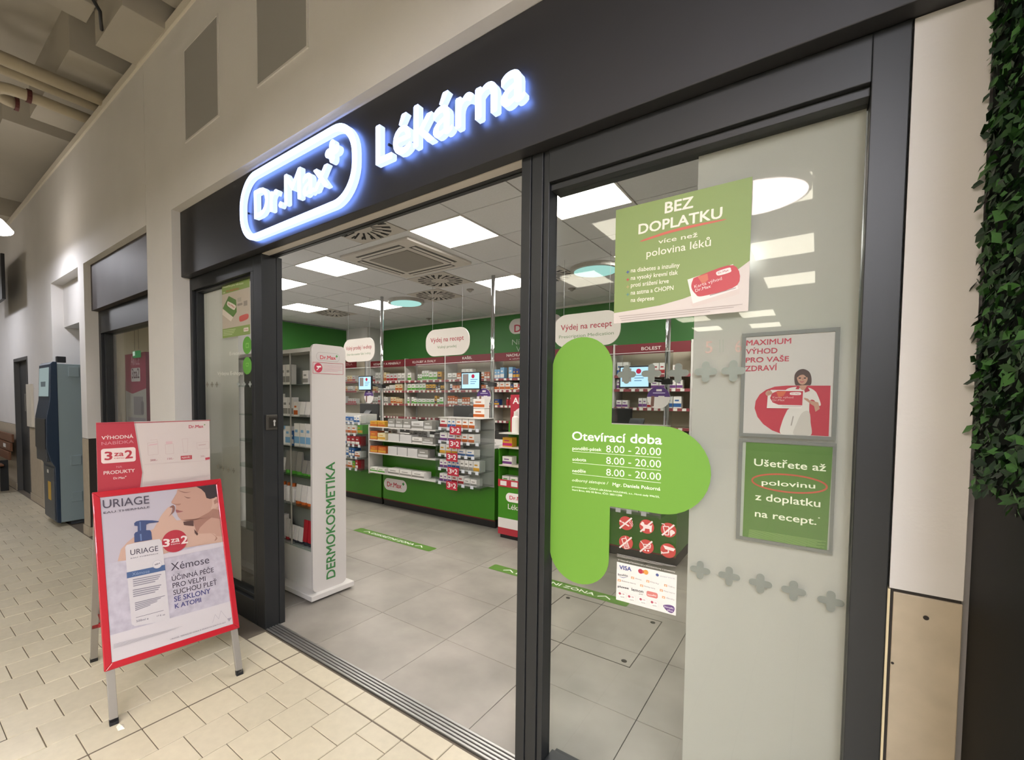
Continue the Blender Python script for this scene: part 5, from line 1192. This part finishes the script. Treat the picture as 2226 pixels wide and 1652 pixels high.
S.puv(skin, tr([(1210, 150), (1200, 200), (1160, 270), (1125, 325), (1130, 345), (1180, 360), (1190, 400), (1185, 440), (1200, 480), (1220, 530), (1260, 575), (1340, 590), (1440, 560), (1440, 640), (1500, 760), (1600, 780), (1850, 800), (1850, 640), (1820, 560), (1810, 400), (1790, 180), (1770, 80), (1480, 90), (1300, 130)]), 4)
S.puv(s2, tr([(1260, 575), (1340, 590), (1500, 545), (1640, 470), (1700, 420), (1800, 430), (1800, 560), (1680, 540), (1600, 600), (1520, 680), (1480, 770), (1440, 640), (1430, 590)]), 5)
S.puv('#5a3a34', tr([(1290, 600), (1430, 580), (1435, 660), (1300, 645)]), 6); S.puv('#5a3a34', tr([(1440, 700), (1500, 770), (1480, 790), (1450, 760)]), 6)
S.puv('#35272a', tr([(1470, 95), (1760, 80), (1785, 170), (1790, 250), (1720, 270), (1660, 285), (1610, 270), (1590, 200), (1540, 150)]), 5)
S.puv(s3, tr([(1690, 290), (1740, 255), (1790, 255), (1800, 380), (1740, 410), (1670, 425), (1690, 370)]), 6); S.puv(s2, tr([(1710, 310), (1750, 280), (1770, 330), (1720, 360)]), 7)
S.curve('#7a5248', [(1300, 245), (1345, 262), (1395, 268), (1350, 276)], 6, 4); S.curve('#8a5e52', [(1215, 165), (1320, 190), (1400, 185), (1310, 200)], 6, 4); S.curve('#9a5a58', [(1190, 432), (1240, 445), (1290, 455), (1235, 470), (1195, 470)], 6, 4)
S.curve(s2, [(1135, 345), (1190, 352), (1260, 350), (1230, 372), (1180, 366)], 6, 4); S.curve('#8a5e52', [(1100, 400), (1150, 370), (1175, 400), (1165, 460), (1120, 500), (1090, 530), (1130, 470), (1140, 410)], 6, 4)
S.curve(s3, [(1060, 420), (1110, 390), (1135, 420), (1120, 480), (1080, 530), (1120, 560), (1200, 590), (1250, 640), (1100, 650), (980, 640), (960, 560)], 5, 4)
S.curve(s3, [(1380, 700), (1440, 700), (1460, 760), (1700, 760), (1740, 800), (1700, 860), (1400, 940), (1380, 860)], 6, 4); S.curve(s2, [(1680, 760), (1730, 790), (1760, 830), (1720, 865), (1740, 810)], 7, 4)
S.puv('#d6ced4', [(0.27, zs_ - 0.03), (px1, zs_ - 0.03), (px1, S.uv((1865, 872))[1]), (0.27, S.uv((1000, 1050))[1])], 7)
nv = '#3a4a78'; br = '#d8d2d4'
S.puv(br, [S.uv(c) for c in [(488, 950), (510, 920), (620, 892), (860, 850), (960, 838), (985, 860), (1000, 900), (1030, 1190), (1060, 1500)]] + [S.pl.uv(*z6(1062, 880)), S.pl.uv(*z6(1040, 905)), S.pl.uv(*z6(600, 985)), S.pl.uv(*z6(555, 960)), S.pl.uv(*z6(525, 600)), S.pl.uv(*z6(495, 300))], 8)
S.puv(nv, [S.uv(c) for c in [(615, 885), (612, 770), (630, 745), (660, 735), (660, 660), (615, 655), (612, 620), (640, 595), (700, 580), (860, 580), (955, 592), (945, 605), (820, 618), (775, 640), (775, 715), (830, 715), (848, 740), (858, 845)]], 9)
S.poly('#6a80ac', [(690, 770), (712, 765), (718, 860), (700, 865)], 10); S.poly('#6a80ac', [(685, 600), (700, 598), (705, 720), (690, 722)], 10)
S.poly('#45608e', [(508, 1300), (1035, 1192), (1042, 1268), (512, 1382)], 9); S.text('#8fa0c0', 'Xémose', (585, 1345), (825, 1300), (585, 1300), -0.005, 10)
S.ell('#c9c4cc', (930, 1185), 0.022, lay=10); S.ell('#dcd6da', (930, 1185), 0.019, lay=11); S.text('#4a4452', '48H', (892, 1205), (968, 1180), (892, 1185), 0.02, 12)
ink = '#4a4150'
S.text(ink, 'URIAGE', (180, 415), (822, 345), (185, 295), 0.004, 9); S.text(ink, 'EAU THERMALE', (190, 492), (828, 408), (190, 462), 0.004, 9)
S.text(ink, 'URIAGE', (560, 1062), (945, 1000), (560, 985), 0.004, 10); S.text('#6a6270', 'EAU THERMALE', (565, 1112), (945, 1042), (565, 1098), 0.004, 10)
for k, (ya, yb, n) in enumerate(((1390, 1310, 4), (1535, 1490, 4))): S.greek('#8d8794', (592, ya), (985, ya - 75), (985, ya + 30), (600, ya + 115), n, 0.45, 10)
S.ell('#b8283a', (1172, 866), 0.0605, lay=11); S.text('#f0dcd8', '3', (1003, 945), (1100, 938), (1003, 838), 0.045, 12); S.text('#f0dcd8', 'za', (1118, 890), (1240, 870), (1118, 815), 0.03, 12); S.text('#f0dcd8', 'cenu', (1118, 922), (1240, 902), (1118, 900), 0.005, 12); S.text('#f0dcd8', '2', (1258, 905), (1355, 890), (1258, 795), 0.045, 12)
S.text(ink, 'Xémose', (1122, 1275), (1650, 1168), (1122, 1165), -0.004, 9)
S.view = z6
for s_, xa_, ya_, xb_, yb_, tp, bo, cc in (('ÚČINNÁ PÉČE', 1092, 388, 1648, 265, 322, 0.006, ink), ('PRO VELMI', 1102, 480, 1540, 382, 412, 0.006, ink), ('SUCHOU PLEŤ', 1112, 574, 1690, 432, 505, 0.006, ink), ('SE SKLONY', 1122, 662, 1605, 545, 592, 0.02, '#50508a'), ('K ATOPII', 1132, 752, 1480, 662, 690, 0.022, '#50508a')):
    S.text(cc, s_, (xa_, ya_), (xb_, yb_), (xa_ - 5, tp), bo, 9)
S.greek('#8d8794', (598, 670), (1010, 570), (840, 700), (605, 790), 5, 0.5, 10); S.greek('#8d8794', (612, 868), (980, 770), (980, 780), (612, 878), 1, 0.6, 10)
S.text('#7d7784', '500ml e', (618, 935), (780, 895), (618, 905), 0.01, 10); S.text('#7d7784', '17 fl. oz', (892, 862), (1000, 838), (892, 840), 0.01, 10)
S.ruv('#d9d2d4', px0, pz0, px1, pz0 + 0.125, 0, 5)
S.greek('#b3adb2', (315, 1225), (1225, 985), (1225, 1010), (315, 1290), 4, 0.35, 9); S.text('#6a6470', 'URIAGE, TERMÁLNÍ VODA Z FRANCOUZSKÝCH ALP', (1072, 1168), (1805, 940), (1070, 1152), 0.006, 9)
S.path('#a8a0aa', [(1630, 945), (1665, 830), (1712, 890), (1742, 780), (1820, 880)], 0.0012, 9); S.poly('#a8a0aa', [(1825, 885), (1885, 870), (1850, 925)], 9)
S.done()
# header card on top of the stand
ph = Plane(F1 + NB * 0.388, UX, (0, 0, 1)); hz0, hz1, hx0, hx1 = 1.045, 1.414, 0.016, 0.553
hc = board('header_card', ph, hx0, hz0, hx1, hz1, 0.006, flat('#b9aeaa'), af)
S = Sheet(hc, ph.shift(0.0003), V(200, 900, 7.95)); S.ink = 0.72; rd = '#b93445'
S.puv(rd, [(hx0, hz0), (S.uv((830, 1260))[0], hz0), S.uv((868, 1010)), (S.uv((725, 165))[0], hz1), (hx0, hz1)], 1)
S.puv('#b9b0ac', [(S.uv((830, 1260))[0], hz0), (S.uv((862, 1260))[0], hz0), S.uv((890, 1010)), (S.uv((752, 165))[0], hz1), (S.uv((725, 165))[0], hz1), S.uv((868, 1010))], 1)
S.line('#a82a3a', (75, 172), (2045, 108), 0.004, 2)
ck = '#ecd8d4'
S.text(ck, 'VÝHODNÁ', (165, 442), (715, 412), (165, 382), 0.03); S.text('#d9929a', 'NABÍDKA', (165, 540), (720, 498), (165, 482), -0.004)
S.ruv(ck, *S.uv((160, 860)), *S.uv((752, 570)), 0.012, 2)
for s_, xa_, ya_, xb_, yb_, tp, bo in (('3', 215, 795, 355, 785, 650, 0.045), ('za', 380, 728, 548, 722, 640, 0.03), ('cenu', 380, 775, 555, 766, 745, 0.005), ('2', 568, 768, 708, 755, 625, 0.045)): S.text(rd, s_, (xa_, ya_), (xb_, yb_), (xa_, tp), bo, 3)
S.text('#d9929a', 'NA', (420, 930), (520, 925), (420, 895), 0.0); S.text(ck, 'PRODUKTY', (200, 1048), (740, 1000), (200, 988), 0.028); S.text(ck, 'Dr.Max', (370, 1128), (568, 1112), (370, 1090), 0.03); S.plus(ck, (583, 1076), 0.0035, 0.4, 2)
S.text('#c04456', 'Dr.Max', (1672, 245), (1925, 235), (1672, 190), 0.03); S.plus('#6a9a5a', (1945, 185), 0.0045, 0.4, 2)
ol = '#c9b2ae'
for pts in ([(960, 500), (1135, 480), (1145, 695), (970, 712), (960, 500)], [(1005, 450), (1125, 440), (1130, 480)], [(1262, 525), (1400, 512), (1415, 680), (1275, 692), (1262, 525)], [(1555, 430), (1658, 425), (1645, 662), (1585, 670), (1555, 430)], [(1805, 495), (2015, 475), (2025, 590), (1820, 605), (1805, 495)]): S.path(ol, pts, 0.0016, 2)
S.poly('#d9b6b8', [(1275, 475), (1388, 470), (1390, 512), (1275, 522)], 2); S.poly('#d9b6b8', [(1000, 525), (1130, 505), (1130, 530), (965, 550)], 2); S.poly('#c9b2ae', [(1840, 530), (1970, 515), (1960, 535), (1845, 548)], 2)
S.text('#b06a74', '200,-', (1005, 815), (1135, 805), (1005, 782), 0.01); S.text('#b06a74', '150,-', (1302, 790), (1415, 780), (1302, 758), 0.01); S.poly(rd, [(1532, 725), (1725, 710), (1727, 778), (1535, 792)], 2); S.text(ck, 'NAVÍC', (1552, 772), (1705, 760), (1552, 738), 0.02, 3)
S.text('#b08a8a', '200,-', (1875, 745), (1965, 738), (1875, 715), 0.01); S.poly('#c04456', [(1955, 755), (2032, 742), (2035, 780), (1960, 795)], 2); S.path(ol, [(905, 870), (2050, 800)], 0.0012, 2); S.greek('#c9bcb8', (890, 1170), (2050, 1045), (2050, 1100), (890, 1240), 3, 0.45)
S.done()
cp = MB(); cc_ = P(262, 1581, 'z', 0.0); cp.add([cc_ + Vector(v) for v in ((-0.02, -0.012, 0), (0.018, -0.015, 0), (0.026, 0.01, 0), (-0.012, 0.016, 0), (-0.006, -0.004, 0.018), (0.01, 0.002, 0.013))], [(3, 2, 1, 0), (0, 1, 5, 4), (1, 2, 5), (2, 3, 4, 5), (3, 0, 4)])
cp.build('paper_scrap', flat('#e2dccf'), None, label='tiny crumpled white paper scrap beside the stand leg', cat='litter')

# =================================================================== CASH MACHINE, BENCH, HEDGE
at = thing('cash_machine', (-4.85, -0.85, 0), 'navy and grey cash machine standing in the wall niche', 'cash machine')
ag = mat('atm_grey', '#7d8c90', 0.5); navy = mat('atm_navy', '#182b40', 0.4); ad = mat('atm_dark', '#3a3d42', 0.4)
bx('cabinet', ag, -5.15, -0.885, 0.05, -4.60, -0.05, 1.93, at, bevel=0.006)
bx('foot', ad, -5.1, -0.78, 0, -4.65, -0.1, 0.05, at)
prof = [(-0.88, 0.04), (-0.92, 0.06), (-0.925, 0.72), (-0.965, 0.80), (-0.995, 0.95), (-0.99, 1.30), (-0.955, 1.50), (-0.94, 1.92), (-0.92, 1.95), (-0.88, 1.95)]
MB().prism([(-5.17, y, z) for y, z in prof], (0.575, 0, 0)).build('front_housing', navy, at, bevel=0.006)
sc_ = MB().prism([(-5.12, -0.9555, 1.545), (-5.12, -0.9425, 1.885), (-4.65, -0.9425, 1.885), (-4.65, -0.9555, 1.545)], (0, -0.004, 0)).build('screen', emis('atm_screen', '#b4c6c4', 0.3), at)
bx('screen_banner', emis('atm_screen_dark', '#6a7274', 0.35), -5.0, -0.958, 1.66, -4.78, -0.9505, 1.72, sc_)
MB().prism([(-5.14, -1.0005, 0.93), (-5.14, -0.9965, 1.28), (-4.63, -0.9965, 1.28), (-4.63, -1.0005, 0.93)], (0, 0.01, 0)).build('keypad_panel', mat('atm_panel', '#0f151d', 0.35), at)
bx('note_slot', ad, -5.12, -0.995, 0.78, -4.64, -0.93, 0.95, at, bevel=0.008); bx('lower_door', mat('atm_lower', '#4d5156', 0.5), -5.13, -0.932, 0.08, -4.64, -0.92, 0.70, at, bevel=0.004)
bx('yellow_sticker', flat('#c8a23a'), -4.92, -0.9335, 0.30, -4.78, -0.932, 0.52, at)
bx('white_badge', flat('#d0d0cc'), -4.95, -0.9335, 0.62, -4.88, -0.932, 0.66, at); bx('camera_box', black, -4.76, -0.86, 1.95, -4.68, -0.78, 2.02, at); bx('camera_box', black, -4.70, -0.55, 1.93, -4.62, -0.47, 2.01, at)
for z in (0.28, 0.72, 1.78): bx('hinge', ag, -4.60, -0.78, z, -4.585, -0.68, z + 0.12, at, bevel=0.004)

be = thing('wooden_bench', (-8.9, -1.1, 0), 'brown slatted wooden bench against the far wall', 'bench')
wood = mat('bench_wood', '#6a4228', 0.45, var=0.25, vs=6, stretch=(1, 12, 12))
for k, (y, z) in enumerate(((-0.83, 0.80), (-0.85, 0.66), (-0.87, 0.52))): bx('back_slat', wood, -10.0, y - 0.03, z, -7.72, y, z + 0.13, be, bevel=0.005)
for k in range(4): bx('seat_slat', wood, -10.0, -1.40 + k * 0.115, 0.43, -7.72, -1.30 + k * 0.115, 0.46, be, bevel=0.004)
for x in (-9.85, -8.0):
    bx('leg', black, x - 0.03, -1.38, 0, x + 0.03, -1.32, 0.43, be); bx('leg', black, x - 0.03, -0.97, 0, x + 0.03, -0.875, 0.50, be)
    bx('seat_bearer', black, x - 0.03, -1.38, 0.39, x + 0.03, -0.92, 0.43, be)
MB().box(-8.3, -0.885, 0.70, -8.1, -0.8805, 0.76).build('plate', flat('#d8d6d2'), be)
hs = bx('hanging_sign', black, P(0, 600, 'y', -1.0).x - 1.2, -1.02, 2.95, P(7, 600, 'y', -1.0).x, -0.98, 3.6, None, label='dark sign hanging at the far edge of the corridor', cat='sign')

hg = thing('green_wall_planter', (2.95, -1.2, 0), 'black planter box with artificial green foliage beside the shop pier', 'planter')
bx('planter_box', mat('planter_black', '#060606', 0.6, spec=0.15), 2.745, -1.3, 0, 3.2, -0.665, 1.385, hg, bevel=0.004)
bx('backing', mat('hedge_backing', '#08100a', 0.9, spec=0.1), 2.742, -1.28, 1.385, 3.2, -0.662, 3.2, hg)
rnd = random.Random(3); lf = MB()
lm = [mat('leaf_a', '#27491f', 0.5), mat('leaf_b', '#16301a', 0.5), mat('leaf_c', '#3c6a2e', 0.5)]
for k in range(9000):
    y = -1.3 + rnd.random() * 0.63; z = 1.36 + rnd.random() ** 0.9 * 1.85; x = 2.733 + rnd.random() * 0.02
    if rnd.random() < 0.12: x = 3.0 + rnd.random() * 0.2; y = -1.3 + rnd.random() * 0.06
    n = Vector((-1, rnd.uniform(-0.9, 0.9), rnd.uniform(-0.4, 1.0))).normalized(); d = Vector((rnd.uniform(-0.6, 0.2), rnd.uniform(-1, 1), rnd.uniform(-1, 0.7))).normalized()
    s = n.cross(d).normalized(); d = s.cross(n); L = rnd.uniform(0.014, 0.036); w = L * rnd.uniform(0.2, 0.4); c = Vector((x, y, z))
    lf.add([c, c + d * L * 0.5 + s * w, c + d * L, c + d * L * 0.5 - s * w + n * w * 0.3], [(0, 1, 2), (0, 2, 3)], rnd.choice((0, 0, 1, 1, 2)))
o = lf.build('foliage', lm, hg); o['kind'] = 'stuff'

# labels of the goods: colour and kind, and the count from the left where several look alike
for (hw, where), os_ in GOODS.items():
    for k, o in enumerate(sorted(os_, key=lambda q: q.location.x)):
        o['label'] = f"{hw} {where}" if len(os_) == 1 else f"{ORD[min(k, 17)]} {hw} from left {where}"
